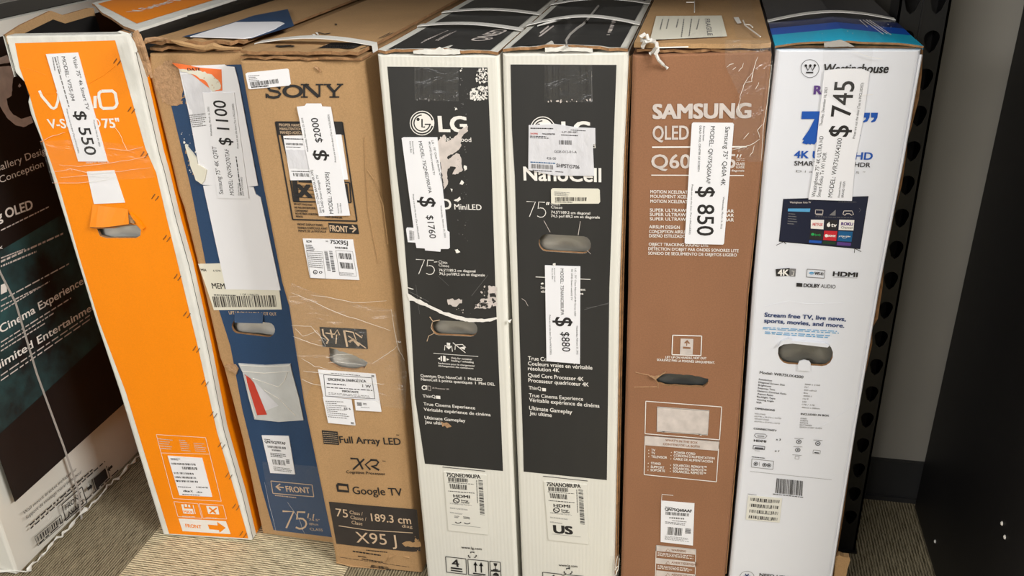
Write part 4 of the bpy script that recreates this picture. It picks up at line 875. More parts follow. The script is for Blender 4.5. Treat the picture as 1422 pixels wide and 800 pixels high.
def f(m, pl, o):
    P = Pen(m, pl, o+.0004, 520, 0, 3.333)
    P.wear([(478, 318), (524, 318), (524, 380), (470, 385)], 90, 6, 'white_ink', 1); P.wear([(445, 410), (524, 390), (524, 465), (445, 462)], 170, 7, 'white_ink', 2); P.wear([(398, 315), (412, 315), (412, 330), (398, 330)], 4, 6, 'white_ink', 3); P.wear([(370, 495), (385, 495), (385, 512), (370, 512)], 3, 8, 'white_ink', 4); P.wear([(385, 320), (430, 320), (440, 600), (410, 600)], 26, 3.5, 'grey_ink', 5)
    P = P.view(600, 140, 3.81)
    P.p([(190, 130), (192, 158), (168, 176), (152, 205), (156, 240), (136, 262), (80, 296), (88, 310), (128, 276), (150, 282), (158, 340), (164, 366), (140, 385), (108, 388), (128, 350), (98, 346), (84, 360), (82, 400), (86, 440), (64, 470), (58, 420), (50, 360), (30, 250), (32, 215), (60, 180), (70, 178), (74, 215), (110, 200), (138, 176), (150, 150)], 'silver_ink', 3, 8, 6)
    P.p([(168, 340), (184, 344), (186, 362), (172, 370)], 'white_ink', 2, 6, 2); P.p([(146, 440), (158, 418), (170, 432), (160, 444)], 'white_ink', 2, 6, 3); P.p([(116, 526), (150, 506), (154, 520), (136, 534)], 'white_ink', 2, 6, 4); P.p([(124, 36), (136, 42), (122, 50)], 'white_ink'); P.p([(120, 786), (136, 782), (150, 800), (132, 806)], 'white_ink', 2, 6, 5); P.p([(98, 462), (110, 466), (106, 482)], 'white_ink')
    P.wear([(130, 180), (180, 200), (200, 780), (130, 700)], 70, 3, 'grey_ink', 7)
    P = P.view(540, 380, 7.9)
    P.p([(190, 195), (250, 238), (300, 270), (345, 282), (400, 315), (500, 365), (600, 415), (660, 425), (760, 458), (870, 485), (1000, 492), (1090, 492), (1195, 472), (1195, 496), (1110, 522), (1020, 530), (930, 528), (840, 522), (700, 485), (600, 448), (500, 400), (400, 350), (320, 325), (280, 300), (225, 292)], 'white_ink', 4, 22, 8)
    P.p([(208, 145), (275, 165), (270, 174), (210, 156)], 'white_ink'); P.l([(230, 195), (320, 240), (440, 306)], 4, 'grey_ink'); P.l([(345, 258), (362, 266)], 10, 'white_ink')
    P.p([(650, 278), (700, 272), (730, 290), (760, 276), (805, 278), (810, 312), (770, 335), (735, 364), (690, 350), (652, 335)], 'silver_ink', 9, 14, 9)
    P.p([(1090, 130), (1180, 140), (1182, 345), (1100, 380), (940, 382), (950, 340), (1000, 320), (1010, 270), (1090, 270)], 'silver_ink', 8, 18, 10); P.p([(1105, 215), (1172, 205), (1172, 258), (1115, 255)], 'black_print', 8, 12, 11, up=.0001); P.p([(1010, 318), (1110, 322), (1060, 348), (1015, 345)], 'black_print', 8, 12, 12, up=.0001)
    P.wear([(930, 280), (1170, 280), (1180, 380), (930, 380)], 40, 18, 'black_print', 12, up=.0001); P.wear([(1010, 130), (1060, 130), (1060, 240), (1010, 240)], 10, 14, 'silver_ink', 13); P.wear([(540, 290), (880, 400), (980, 480), (800, 420)], 12, 9, 'silver_ink', 14)
    P.l([(540, 20), (660, 130)], 2, 'grey_ink'); P.l([(1090, 10), (910, 240)], 3, 'grey_ink'); P.l([(300, 120), (320, 300), (340, 440)], 2, 'grey_ink')
    P.l([(450, 470), (485, 520), (560, 505)], 9, 'kraft_ink'); P.l([(480, 530), (465, 590), (500, 650), (440, 680), (420, 740)], 7, 'kraft_ink')
    P = P.view(530, 400, 4); P.p([(330, 740), (348, 748), (362, 744), (390, 766), (365, 776), (352, 764), (338, 768)], 'kraft_torn', 2, 8, 4)
A_.prints('worn_patch', f, .0010, 'bare white scuffs and tears in the black print')
def tx(m, pl, o):
    P = Pen(m, pl, o, 530, 220, 4)
    P.t('$', (214, 210), (216, 262), 86, 'ink', .02); P.t('$1760', (252, 314), (270, 440), 36, 'ink', .012)
    P = P.view(520, 0, 3.333)
    P.t('MODEL: 75QNED90UPA', (206, 652), (254, 892), 15); P.t('LG - 75" Class 90 Series QNED Mini-LED', (266, 648), (326, 896), 9); P.t('4K UHD Smart webOS TV', (252, 652), (274, 808), 9); P.t('Known Issues:', (176, 652), (182, 712), 7); P.t('New in Box', (164, 652), (170, 704), 7)
    P = P.view(530, 220, 4); P.t('Prices are out the door (Tax is INCLUDED)', (174, 196), (206, 444), 8); P.t('Wednesday, February 23, 2022', (328, 258), (352, 436), 8)
    P.bars([(156, 396), (172, 398), (174, 452), (158, 452)], 22, 'grey_ink', 3, True); P.small([(174, 400), (184, 402), (186, 450), (176, 450)], 12, 'grey_ink', 3, .5, .2)
A_.label('price_tag', z1((128, 638), (136, 634), (292, 634)) + zoom(530, 220, 4)((366, 400), (378, 408), (380, 494), (372, 500), (330, 500), (328, 515), (244, 508), (242, 497), (196, 494), (190, 465), (148, 462), (138, 390), (142, 382), (180, 384)), 'paper', .0028, tx)
def product(name, C, x0, y0, k, dx, dy, model, us):
    def tx(m, pl, o):
        P = Pen(m, pl, o, x0+dx/k, y0+dy/k, k)
        P.t(model, (232, 270), (410, 282), 20, 'ink', .05); P.bars([(238, 274), (346, 282), (347, 302), (240, 296)], 26, 'ink', 1); P.small([(236, 298), (382, 310), (382, 314), (237, 303)], 1, 'ink', 2, .6, .05)
        P.bars([(246, 308), (338, 316), (340, 342), (250, 334)], 16, 'ink', 3); P.small([(240, 344), (382, 356), (382, 362), (241, 350)], 1, 'ink', 4, .6, .05)
        P.bars([(398, 288), (422, 292), (432, 480), (408, 476)], 34, 'ink', 5, True); P.small([(386, 288), (392, 289), (398, 412), (392, 411)], 24, 'ink', 6, .6, .1)
        P.t('HDMI', (268, 380), (354, 386), 15, 'ink', .07); P.e((282, 398), 18, 14, 'ink', .7); P.l([(268, 392), (292, 406)], 3); P.t('Energy', (308, 400), (346, 403), 8, 'ink', .05); P.t('Verified', (308, 411), (350, 414), 8, 'ink', .05)
        for i, y in enumerate((408, 432, 456)): P.small([(248, y), (370-i*20, y+12), (370-i*20, y+20), (249, y+8)], 2, 'grey_ink', 7+i, .4)
        if us: P.t('US', (270, 518), (366, 526), 40, 'ink', .10)
        else:
            P.e((292, 508), 18, 11, 'ink', .66, 15, 165); P.e((340, 512), 18, 11, 'ink', .66, 15, 165); P.small([(270, 476), (300, 478), (302, 492), (272, 490)], 2, 'grey_ink', 3); P.small([(318, 480), (356, 484), (357, 498), (320, 494)], 2, 'ink', 4)
        P.l([(258, 524), (410, 540)], 1.5, 'grey_ink')
    C.label('product_label', [(x0+(dx+a)/k, y0+(dy+b)/k) for a, b in ((216, 246), (442, 264), (452, 580), (240, 556))], 'paper_dull', .0018, tx)
product('a', A_, 560, 590, 3.81, 0, 0, '75QNED90UPA', False)

G_ = lgb; pl = G_.pl
zn = zoom(680, 0, 3.332); zn2 = zoom(690, 220, 4); zn3 = zoom(690, 400, 3.635); zn4 = zoom(690, 590, 3.81)
G_.panel(zn((97, 298), (103, 600)) + zn2((100, 100), (120, 780)) + zn3((115, 250), (132, 780)) + zn4((142, 247), (582, 292)) + zn3((568, 0),) + zn2((640, 300), (645, 20)) + zn((587, 300),), 'black_print')
def f(m, pl, o):
    P = Pen(m, pl, o, 680, 0, 3.332)
    P.tag('logo'); lg_face(P, (246, 596), 58); P.t('LG', (338, 636), (464, 636), 72, 'white_ink', .07); P.tag(); P.t("Life's Good", (330, 690), (490, 684), 20, 'white_ink', .02)
    P = P.view(690, 220, 4)
    P.t('NanoCell', (152, 120), (578, 130), 74, 'white_ink', .045)
    P.tag('size_mark'); P.thin75((164, 322), (272, 327), 84, 4, 'white_ink'); P.p([(276, 242), (284, 242), (280, 258), (274, 258)], 'white_ink'); P.p([(286, 242), (293, 242), (289, 258), (283, 258)], 'white_ink'); P.t('Class', (300, 258), (352, 260), 15, 'white_ink'); P.t('Classe', (301, 276), (364, 279), 15, 'white_ink')
    P.t('74.5"/189.2 cm diagonal', (302, 304), (518, 311), 14, 'white_ink', .03); P.t('74,5 po/189,2 cm en diagonale', (302, 325), (572, 333), 14, 'white_ink', .03)
    P.tag('pictogram'); P.l([(216, 657), (520, 671)], 4, 'white_ink'); P.p([(244, 692), (256, 688), (262, 696), (248, 700)], 'white_ink'); P.t('Seulement pour le chargement', (244, 722), (492, 734), 14, 'white_ink', .03); P.t('d\u00e9chargement des', (246, 744), (480, 756), 13, 'white_ink', .03)
    P.l([(262, 345), (296, 408)], 2.5, 'silver_ink'); P.l([(464, 348), (452, 425)], 3, 'silver_ink'); P.l([(500, 508), (522, 530)], 2, 'silver_ink')
    P = P.view(690, 400, 3.635)
    P.l([(126, 52), (144, 64), (158, 90)], 2, 'silver_ink'); P.l([(442, 108), (500, 92), (566, 74)], 1.5, 'grey_ink'); P.l([(450, 100), (560, 80)], 1, 'grey_ink')
    W = 'white_ink'; P.tag('feature_text')
    P.t('True Color Accuracy', (158, 362), (400, 378), 19, W, .025); P.t('Couleurs vraies en v\u00e9ritable', (158, 388), (482, 411), 19, W, .025); P.t('r\u00e9solution 4K', (158, 413), (316, 424), 19, W, .025)
    P.t('Quad Core Processor 4K', (158, 447), (438, 468), 19, W, .025); P.t('Processeur quadric\u0153ur 4K', (160, 473), (464, 496), 19, W, .025); P.t('ThinQ', (162, 510), (224, 515), 17, W, .02); P.p([(229, 503), (248, 505), (248, 520), (230, 519)], W)
    P.t('True Cinema Experience', (163, 548), (436, 568), 18, W, .02); P.t('V\u00e9ritable exp\u00e9rience de cin\u00e9ma', (164, 572), (518, 603), 19, W, .025); P.t('Ultimate Gameplay', (164, 613), (380, 634), 19, W, .025); P.t('Jeu ultime', (166, 638), (277, 650), 19, W, .025)
G_.prints('lettering', f)
def f(m, pl, o):
    P = Pen(m, pl, o, 690, 590, 3.81)
    P.l([(244, 270), (482, 296)], 3, 'ink'); P.t('www.lg.com', (328, 746), (426, 754), 13, 'ink', .02)
    for k in range(3):
        a = math.radians(90+120*k); P.l([(377+22*math.cos(a-.5), 774-16*math.sin(a-.5)), (377+22*math.cos(a+.5), 774-16*math.sin(a+.5))], 8, 'ink'); P.l([(377+16*math.cos(a-.5), 774-11*math.sin(a-.5)), (377+18*math.cos(a+.3), 774-13*math.sin(a+.3))], 4, 'white_card', up=.0001)
    for q in ([(242, 778), (346, 790), (348, 850), (246, 840)], [(354, 790), (460, 800), (462, 860), (358, 850)]): P.box(q, 3.5, 'ink')
    P.t('4', (278, 826), (312, 829), 34, 'ink', .04)
G_.prints('shipping_symbols', f)
product('b', G_, 690, 590, 3.81, 34, 50, '75NANO80UPA', True)
def f(m, pl, o):
    P = Pen(m, pl, o, 680, 0, 3.332); rnd = random.Random(4)
    for i in range(26): x = rnd.uniform(255, 470); P.l([(x, 305), (x+rnd.uniform(-1, 3), rnd.uniform(430, 470))], rnd.uniform(.8, 2.2), 'ink')
    P.wear([(258, 460), (474, 460), (474, 472), (258, 472)], 22, 6, 'silver_ink', 3); P.l([(472, 330), (474, 470)], 1.5, 'grey_ink')
G_.prints('tape_mark', f)
def f(m, pl, o):
    P = Pen(m, pl, o, 520, 0, 3.333); rnd = random.Random(7)
    for i in range(22): x = rnd.uniform(190, 380); P.l([(x, 316), (x+rnd.uniform(-1, 3), rnd.uniform(430, 468))], rnd.uniform(.8, 2.2), 'ink')
    P.wear([(185, 440), (390, 440), (390, 468), (185, 468)], 22, 5, 'grey_ink', 3)
A_.prints('tape_mark', f)
def tx(m, pl, o):
    P = Pen(m, pl, o, 680, 0, 3.332)
    P.small([(190, 586), (300, 588), (300, 598), (190, 596)], 1, 'ink', 1); P.small([(376, 596), (446, 600), (446, 606), (376, 602)], 1, 'ink', 9, .6, .05); P.t('SA2906', (190, 619), (224, 620), 7, 'red_paper', .04); P.t('TRAILERMASTER', (244, 621), (304, 622), 7, 'ink', .04); P.small([(188, 624), (300, 628), (300, 642), (188, 638)], 2, 'ink', 2); P.t('LP-SHIP', (336, 612), (408, 613), 7, 'ink', .03); P.small([(332, 618), (416, 622), (416, 630), (332, 626)], 1, 'ink', 3)
    P.bars([(322, 646), (382, 648), (383, 668), (322, 666)], 12, 'ink', 4); P.t('GGE-012-01-A', (300, 704), (404, 707), 11); P.t('426 00', (264, 735), (308, 737), 11); P.small([(190, 744), (306, 750), (306, 757), (190, 751)], 1, 'tile_teal', 6, .7, 0); P.bars([(194, 756), (298, 762), (299, 782), (194, 776)], 22, 'grey_ink', 7); P.t('SHPSTG706', (310, 771), (416, 779), 16, 'ink', .03); P.small([(200, 782), (290, 788), (290, 794), (200, 788)], 1, 'ink', 8, .6, 0); P.small([(306, 788), (345, 791), (345, 798), (306, 795)], 1, 'ink', 8)
G_.label('shipping_label', zn((182, 578), (300, 572), (400, 588), (489, 592), (490, 664), (478, 668), (484, 812), (300, 810), (180, 784)), 'paper_grey', .0026, tx)
def tx(m, pl, o):
    P = Pen(m, pl, o, 690, 220, 4); P.small([(320, 180), (410, 186), (410, 210), (322, 204)], 4, 'grey_ink', 1, .45, .3); P.bars([(325, 212), (502, 214), (500, 234), (327, 234)], 32, 'ink_brown', 2); P.small([(324, 236), (420, 238), (420, 244), (324, 242)], 1, 'ink', 3, .7, 0)
G_.label('barcode_sticker', zn2((302, 172), (310, 165), (562, 167), (572, 175), (574, 240), (566, 249), (310, 250), (303, 243)), 'paper_cream', .0022, tx)
def tx(m, pl, o):
    P = Pen(m, pl, o, 690, 400, 3.635)
    P.t('$', (296, 143), (298, 188), 84, 'ink', .02); P.t('$880', (326, 218), (332, 316), 40, 'ink', .012); P.t('Prices are out the door (Tax is INCLUDED)', (265, 132), (270, 332), 8); P.t('Wednesday, February 23, 2022', (402, 186), (404, 332), 8)
    P = P.view(690, 220, 4); P.t('MODEL: 75NANO80UPA', (354, 608), (356, 866), 18); P.t('LG - 75" Class NanoCell 80 Series LED', (434, 608), (432, 872), 9); P.t('4K UHD Smart webOS TV', (414, 610), (412, 784), 9); P.t('Known Issues:', (318, 606), (322, 684), 7); P.t('New in Box', (306, 606), (308, 668), 7)
G_.label('price_tag', zn2((268, 592), (464, 598)) + zn3((420, 380), (252, 366)), 'paper', .0026, tx)
m = Mesh(); m.slab(pl, jag(zn2((312, 582), (326, 580), (326, 592), (312, 590)), .3, 2, 2), .0005, .003, 'white_ink'); m.build('torn_edge', G_.root)
# rims of the board at the right of the second carton, raised lips round both slots
def rim(C, edge, outer, name='side_flap', mat='kraft_edge', layers=2, dep=-.006):
    m = Mesh()
    for k in range(layers):
        t0, t1 = k/layers, (k+.82)/layers; o = dep - .004*k
        A = [(e[0]+(q[0]-e[0])*t0, e[1]) for e, q in zip(edge, outer)]; B = [(e[0]+(q[0]-e[0])*t1, q[1]) for e, q in zip(edge, outer)]
        m.slab(C.pl, A + B[::-1], o-.004, o, mat)
    return m.build(name, C.root)
rim(G_, [(873.5, 78), (866.5, 220), (860.5, 400), (857.5, 600), (853.5, 800)], [(877, 80), (871, 220), (866, 400), (862, 600), (858, 800)])
G_.film('stretch_film', zn4((600, 690), (650, 680), (645, 800), (590, 800)), creases=[zn4((640, 690), (630, 740), (636, 790)), zn4((648, 700), (640, 760), (620, 800)), zn4((625, 760), (645, 740))], cw=.0009, mat='stretch_film')
A_.film('clear_tape', z1((184, 262), (395, 262), (390, 310), (390, 468), (188, 462)), creases=(), off=.0016)
G_.film('clear_tape', zn((255, 242), (476, 240), (476, 472), (255, 470)), creases=(), off=.0016)
m = Mesh(); c = z3_((702, 175), (712, 182), (722, 170)); m.tube([pl.P(p, .003) for p in c], [.001, .003, .001], 'white_ink', 5); m.build('paper_shred', G_.root)

# ------------------------------------------------------------------ reddish brown carton
M_ = sams; pl = M_.pl
def f(m, pl, o):
    W = 'silver_ink'; Q = 'white_ink'
    P = Pen(m, pl, o, 860, 0, 3.335)
    P.tag('logo'); P.t('SAMSUNG', (158, 548), (606, 544), 64, W, .085)
    P.tag('size_mark'); P.t('QLED 4K', (156, 646), (420, 644), 62, W, .035); P.l([(152, 681), (590, 679)], 7, Q); P.t('Q60A', (150, 778), (400, 778), 62, W, .035); P.t('75', (455, 776), (536, 776), 62, W, .035)
    P.l([(550, 714), (544, 728)], 5, Q); P.l([(564, 714), (558, 728)], 5, Q); P.t('74.5 in', (542, 736), (580, 737), 6, Q); P.t('189 cm', (542, 744), (580, 745), 6, Q); P.t('CLASS', (541, 763), (580, 764), 12, Q, .02); P.t('CLASSE', (540, 778), (579, 779), 12, Q, .02); P.t('au diagonale', (500, 793), (578, 794), 9, Q, .02)
    P = P.view(860, 220, 4)
    P.l([(178, 92), (692, 94)], 5, Q)
    P.tag('feature_text')
    for s, y, x1, k in (('MOTION XCELERATOR', 194, 412, 1), ('MOUVEMENT XCELERATOR', 220, 470, 1), ('MOTION XCELERATOR', 247, 412, 1)): P.t(s, (173, y-2), (x1, y+2), 17, Q, .03)
    for y in (298, 322, 347): P.t('SUPER ULTRAWIDE GAME VIEW BAR', (170, y-4), (636, y+2), 17, Q, .03)
    for s, y, x1 in (('AIRSLIM DESIGN', 390, 336), ('CONCEPTION AIRSLIM', 416, 380), ('DISE\u00d1O ESTILIZADO', 440, 368)): P.t(s, (166, y-3), (x1, y), 17, Q, .03)
    P.t('OBJECT TRACKING SOUND LITE', (164, 483), (494, 490), 16, Q, .03); P.t("D\u00c9TECTION D'OBJET PAR ONDES SONORES LITE", (162, 508), (662, 520), 16, Q, .03); P.t('SONIDO DE SEGUIMIENTO DE OBJETOS LIGERO', (161, 533), (652, 544), 16, Q, .03)
    P = P.view(860, 400, 3.635)
    P.tag('pictogram'); P.box([(270, 237), (416, 241), (412, 340), (266, 335)], 5, Q); P.p([(310, 254), (374, 256), (370, 335), (306, 333)], W); P.t('LIFT UP ON HANDLE, NOT OUT', (234, 353), (440, 359), 11, Q, .04); P.t('SOULEVEZ PAR LA POIGN\u00c9E UNIQUEMENT.', (190, 366), (482, 381), 11, Q, .04)
    P.tag('contents_panel'); P.box([(134, 570), (517, 599), (506, 765), (130, 734)], 4, Q); P.p([(192, 599), (454, 618), (446, 740), (190, 722)], W); P.l([(192, 599), (454, 618), (446, 740), (190, 722)], 4, Q, True); P.l([(230, 722), (218, 726)], 4, Q); P.l([(402, 736), (415, 743)], 5, Q)
    P.p([(130, 742), (504, 772), (504, 812), (130, 788)], W)
    P = P.view(840, 590, 3.81)
    P.p([(214, 56), (604, 88), (600, 136), (212, 106)], W, up=.0001); P.box([(213, 56), (604, 88), (590, 300), (208, 262)], 4, Q)
    for s, x0, y, x1 in (('TV', 246, 138, 266), ('TV', 246, 154, 266), ('TELEVISOR', 246, 172, 329), ('STAND', 244, 207, 296), ('SUPPORT', 243, 226, 314), ('SOPORTE', 242, 243, 318), ('POWER CORD', 366, 150, 478), ("CORDON D'ALIMENTATION", 364, 166, 580), ('CABLE DE ALIMENTACI\u00d3N', 363, 184, 570), ('SOLARCELL REMOTE\u2122', 362, 217, 538), ('SOLARCELL REMOTE\u2122', 361, 234, 536), ('SOLARCELL REMOTE\u2122', 360, 250, 534)):
        P.t(s, (x0, y), (x1, y+(x1-x0)*.075), 12, Q, .04); P.e((x0-14, y-5), 2.5, 2.5, Q, n=8)
    P.tag(); P.l([(362, 372), (302, 366), (300, 400)], 3, Q)
    P.tag('warning_panel')
    for y in (640, 706, 772): P.p([(272, y-4), (481, y+18), (480, y+46), (270, y+26)], W)
    P.box([(272, 636), (481, 658), (476, 860), (266, 840)], 3, Q)
    for y in (672, 740): P.small([(280, y), (470, y+18), (468, y+38), (278, y+20)], 3, Q, int(y), .45, .25)
M_.prints('lettering', f)
def f(m, pl, o):
    B = 'kraft_warm'
    P = Pen(m, pl, o+.0004, 860, 400, 3.635); P.l([(342, 270), (340, 290)], 5, B); P.p([(326, 276), (343, 260), (358, 278), (350, 280), (343, 270), (334, 278)], B); P.p([(322, 294), (360, 297), (359, 306), (321, 304)], B)
    P = P.view(840, 590, 3.81)
    P.t("WHAT'S IN THE BOX", (320, 84), (490, 98), 11, B, .03); P.t('CONTENU DE LA BO\u00ceTE', (308, 104), (502, 120), 11, B, .03)
    for s, y in (('WARNING', 664), ('AVERTISSEMENT', 730), ('ADVERTENCIA', 794)): P.t(s, (352, y+1), (352+len(s)*11, y+1+len(s)*1.1), 11, B, .02); P.l([(322, y+3), (334, y-12), (346, y+6), (322, y+3)], 2.5, B)
M_.prints('reversed_lettering', f, .0010, 'brown lettering left bare in white print')
def tx(m, pl, o):
    P = Pen(m, pl, o, 840, 590, 3.81)
    P.small([(320, 428), (360, 432), (360, 437), (320, 433)], 1, 'ink', 1); P.t('QN75Q60AAF', (318, 449), (460, 460), 14, 'ink', .07); P.bars([(322, 456), (450, 466), (448, 482), (321, 472)], 24, 'ink', 2); P.bars([(342, 484), (424, 490), (423, 498), (341, 492)], 14, 'ink', 3); P.small([(355, 500), (440, 508), (440, 514), (355, 506)], 1, 'ink', 4); P.small([(320, 506), (455, 520), (453, 534), (319, 520)], 2, 'grey_ink', 5)
    P.bars([(332, 536), (412, 544), (408, 584), (328, 578)], 15, 'ink', 6); P.small([(426, 544), (456, 546), (455, 574), (424, 571)], 5, 'ink', 7, .65, .05); P.small([(318, 582), (450, 596), (448, 618), (316, 604)], 4, 'grey_ink', 8, .4)
M_.label('product_label', zoom(840, 590, 3.81)((298, 400), (474, 414), (466, 636), (295, 617)), 'paper', .0018, tx)
def tx(m, pl, o):
    P = Pen(m, pl, o, 860, 220, 4)
    P.t('$ 850', (438, 156), (432, 424), 92, 'ink', .02); P.t('Prices are out the door (Tax is INCLUDED)', (402, 142), (388, 418), 9); P.t('Wednesday, March 16, 2022', (576, 210), (562, 388), 9)
    P = P.view(860, 0, 3.335); P.t('Samsung 75" Q60A 4K', (492, 584), (470, 857), 21); P.t('MODEL: QN75Q60AAF', (424, 582), (402, 848), 19); P.t('Known Issues:', (389, 582), (386, 652), 9); P.t('DEAD PIXEL CENTER OF SCREEN', (372, 580), (363, 792), 9)
M_.label('price_tag', zoom(860, 0, 3.335)((336, 572), (342, 566), (526, 568), (531, 575)) + zoom(860, 220, 4)((582, 468), (576, 476), (368, 471), (363, 465)), 'paper', .0026, tx)
zf = zoom(980, 60, 3.333)
M_.film('stretch_film', zf((90, -18), (300, -16), (312, 110), (262, 545), (200, 548), (130, 480), (128, 340), (160, 250), (90, 100)), mat='stretch_film', off=.0036, creases=[zf(*c) for c in (
    [(205, 148), (186, 170), (172, 205), (156, 252)], [(205, 150), (218, 130), (212, 175), (186, 180)], [(95, 108), (110, 98), (130, 92)], [(126, 118), (140, 108)], [(240, 60), (222, 120), (214, 160)], [(246, 180), (230, 210)], [(176, 440), (200, 412)], [(120, 492), (170, 480), (220, 462), (250, 440)], [(250, 436), (240, 400), (262, 372)], [(204, 520), (216, 500), (226, 470)], [(305, 100), (292, 200), (268, 380), (256, 540)], [(150, 128), (166, 110), (176, 90)], [(160, 250), (150, 300), (170, 330)])], cw=.0005, seed=5)
rim(M_, [(1070.5, 74), (1058.5, 230), (1038.5, 410), (1024.5, 610), (1007.5, 800)], [(1072, 76), (1060, 230), (1040, 410), (1026, 610), (1009, 800)], layers=1)
m = Mesh(); z = zoom(860, 400, 3.635); m.slab(pl, jag(z((152, 440), (178, 444), (210, 432), (236, 418), (205, 442), (184, 458)), .4, 3, 2), .0005, .004, 'kraft_torn'); m.build('torn_edge', M_.root)
m = Mesh()
for c in (z((80, 424), (110, 432), (152, 440)), z((75, 500), (190, 498)), z((196, 505), (196, 480))): m.tube([pl.P(p, .0003) for p in c], .0007, 'kraft_torn', 5)
m.pieces('card_crease', M_.root)

# ------------------------------------------------------------------ glossy white carton
W_ = west; pl = W_.pl
def f(m, pl, o):
    K = 'ink'
    P = Pen(m, pl, o, 1040, 0, 5.469)
    P.tag('logo'); P.e((463, 520), 70, 70, K, .95, n=40)
    P.l([(430, 498), (447, 534), (465, 502), (482, 534), (502, 500)], 9, K)
    for c in ((432, 497), (466, 497), (500, 496)): P.e(c, 10, 10, K, n=12)
    P.l([(434, 550), (488, 550)], 11, K)
    P.t('Westinghouse', (558, 552), (1052, 552), 66, K, .05, .12)
    P = P.view(1030, 0, 3.077)
    P.tag('size_mark'); P.t('Roku TV', (308, 402), (520, 402), 36, 'purple_ink', .08); P.t('75', (262, 608), (488, 608), 124, 'blue_ink', .14); 
    for x in (518, 552): P.p([(x, 481), (x+30, 481), (x+27, 502), (x+18, 518), (x+2, 523), (x, 518), (x+12, 508), (x+13, 502), (x, 502)], 'blue_ink')
    P.p([(268, 482), (346, 482), (346, 508), (300, 608), (260, 608), (312, 506), (268, 506)], 'blue_ink', up=.0001)
    P.t('4K ULTRA HD', (224, 674), (556, 682), 30, 'blue_ink', .06); P.t('SMART TV WITH HDR', (224, 706), (548, 714), 19, K, .03); P.t('D i a g o n a l  7 5 "', (232, 735), (526, 742), 9, 'grey_ink')
    P = P.view(1040, 220, 3.636)
    P.tag('badge'); P.p([(134, 558), (206, 552), (204, 592), (138, 594)], K); P.p([(208, 554), (238, 556), (234, 596), (206, 594)], 'grey_ink'); P.box([(294, 558), (384, 564), (380, 604), (290, 598)], 3, 'grey_ink'); P.t('Wi-Fi', (330, 586), (374, 590), 14, K, .06); P.small([(330, 570), (376, 573), (376, 579), (330, 576)], 1, 'grey_ink', 2)
    for r in (20, 13, 7): P.e((316, 590), r, r*.9, 'tile_blue', .72, 225, 315, n=8)
    P.t('HDMI', (424, 592), (546, 598), 22, K, .09); P.l([(424, 598), (546, 603)], 1.5, 'grey_ink')
    P.p([(240, 627), (270, 629), (269, 648), (239, 646)], K); P.t('DOLBY', (276, 648), (356, 652), 18, K, .07); P.t('AUDIO', (362, 652), (436, 656), 18, K)
    P = P.view(1030, 400, 3.636)
    P.tag('slogan'); P.t('Stream free TV, live news,', (115, 143), (524, 166), 20, 'navy_ink', .06); P.t('sports, movies, and more.', (113, 172), (516, 199), 20, 'navy_ink', .06); P.small([(108, 194), (500, 214), (498, 232), (106, 208)], 2, 'tile_blue', 2, .45, .05); P.small([(118, 216), (470, 236), (468, 256), (116, 232)], 2, 'tile_blue', 3, .45, .2)
    P.tag('specification_text'); P.t('Model: WR75UX4200', (90, 431), (310, 455), 13, K, .03)
    L1 = ('Resolution', 'Diagonal Screen Size', 'Brightness', 'Response Time', 'Dynamic Contrast Ratio', 'Aspect Ratio', 'Backlight Type', 'Viewing Angle', 'VESA'); L2 = ('3840 x 2160', '75"', '300 cd/m2', '8ms', '4000:1', '16:9', 'LED', '178 / 178', '400mm x 300mm')
    for i, (a, b) in enumerate(zip(L1, L2)):
        y = 463 + i*14.6; x = 86 - i*1.6; P.t(a, (x, y), (x+len(a)*6.6, y+len(a)*.75), 8, K, .03); x = 318-i*2; y = 488+i*14.6; P.t(b, (x, y), (x+len(b)*7, y+len(b)*.5), 7, 'grey_ink', .02)
    P.t('DIMENSIONS', (68, 611), (166, 621), 9, K, .05); P.t('INCLUDED IN BOX', (298, 639), (440, 648), 9, K, .05); P.t('CONNECTIVITY', (60, 712), (176, 724), 9, K, .05)
    for i, s in enumerate(('WITH STAND', '65.9"W x 39.2"H x 12.9"D', 'WITHOUT STAND', '65.9"W x 37.9"H x 3.3"D')): P.t(s, (64, 636+i*13), (64+len(s)*5.6, 636+i*13+len(s)*.5), 6.5, 'grey_ink', .02)
    for i, s in enumerate(('STAND', 'SCREWS', 'REMOTE', 'BATTERIES', 'QUICK START GUIDE')): P.t(s, (296-i, 660+i*11), (296+len(s)*6.4, 660+i*11+len(s)*.4), 6.5, 'grey_ink', .02)
    P = P.view(1000, 560, 3.332)
    P.tag('pictogram'); P.l([(164, 140), (208, 142), (217, 150), (208, 160), (168, 158), (158, 148), (164, 140)], 2, K); P.l([(172, 150), (204, 152)], 4, 'grey_ink'); P.t('HDMI', (156, 176), (212, 181), 10, K, .07); P.t('x 3', (258, 170), (280, 172), 9, K, .03); P.t('x 1', (252, 223), (272, 225), 9, K, .03)
    P.box([(154, 194), (207, 199), (205, 214), (152, 210)], 2.5, K); P.l([(160, 205), (200, 208)], 5, K); P.small([(160, 216), (196, 219), (196, 223), (160, 220)], 1, 'grey_ink', 2)
    for cx_, cy_ in ((364, 177), (452, 185), (359, 215)): P.e((cx_, cy_), 12, 10, K, .75); P.e((cx_, cy_), 4, 3.5, K, n=8); P.small([(cx_-20, cy_-18), (cx_+22, cy_-16), (cx_+22, cy_-12), (cx_-20, cy_-14)], 1, 'grey_ink', 3, .6, .05)
    P.small([(334, 235), (382, 239), (382, 243), (334, 239)], 1, 'grey_ink', 4); P.box([(347, 244), (365, 246), (364, 258), (346, 256)], 1.5, 'grey_ink'); P.box([(431, 215), (464, 218), (462, 234), (429, 231)], 1.5, 'grey_ink'); P.l([(436, 227), (457, 229)], 4, K)
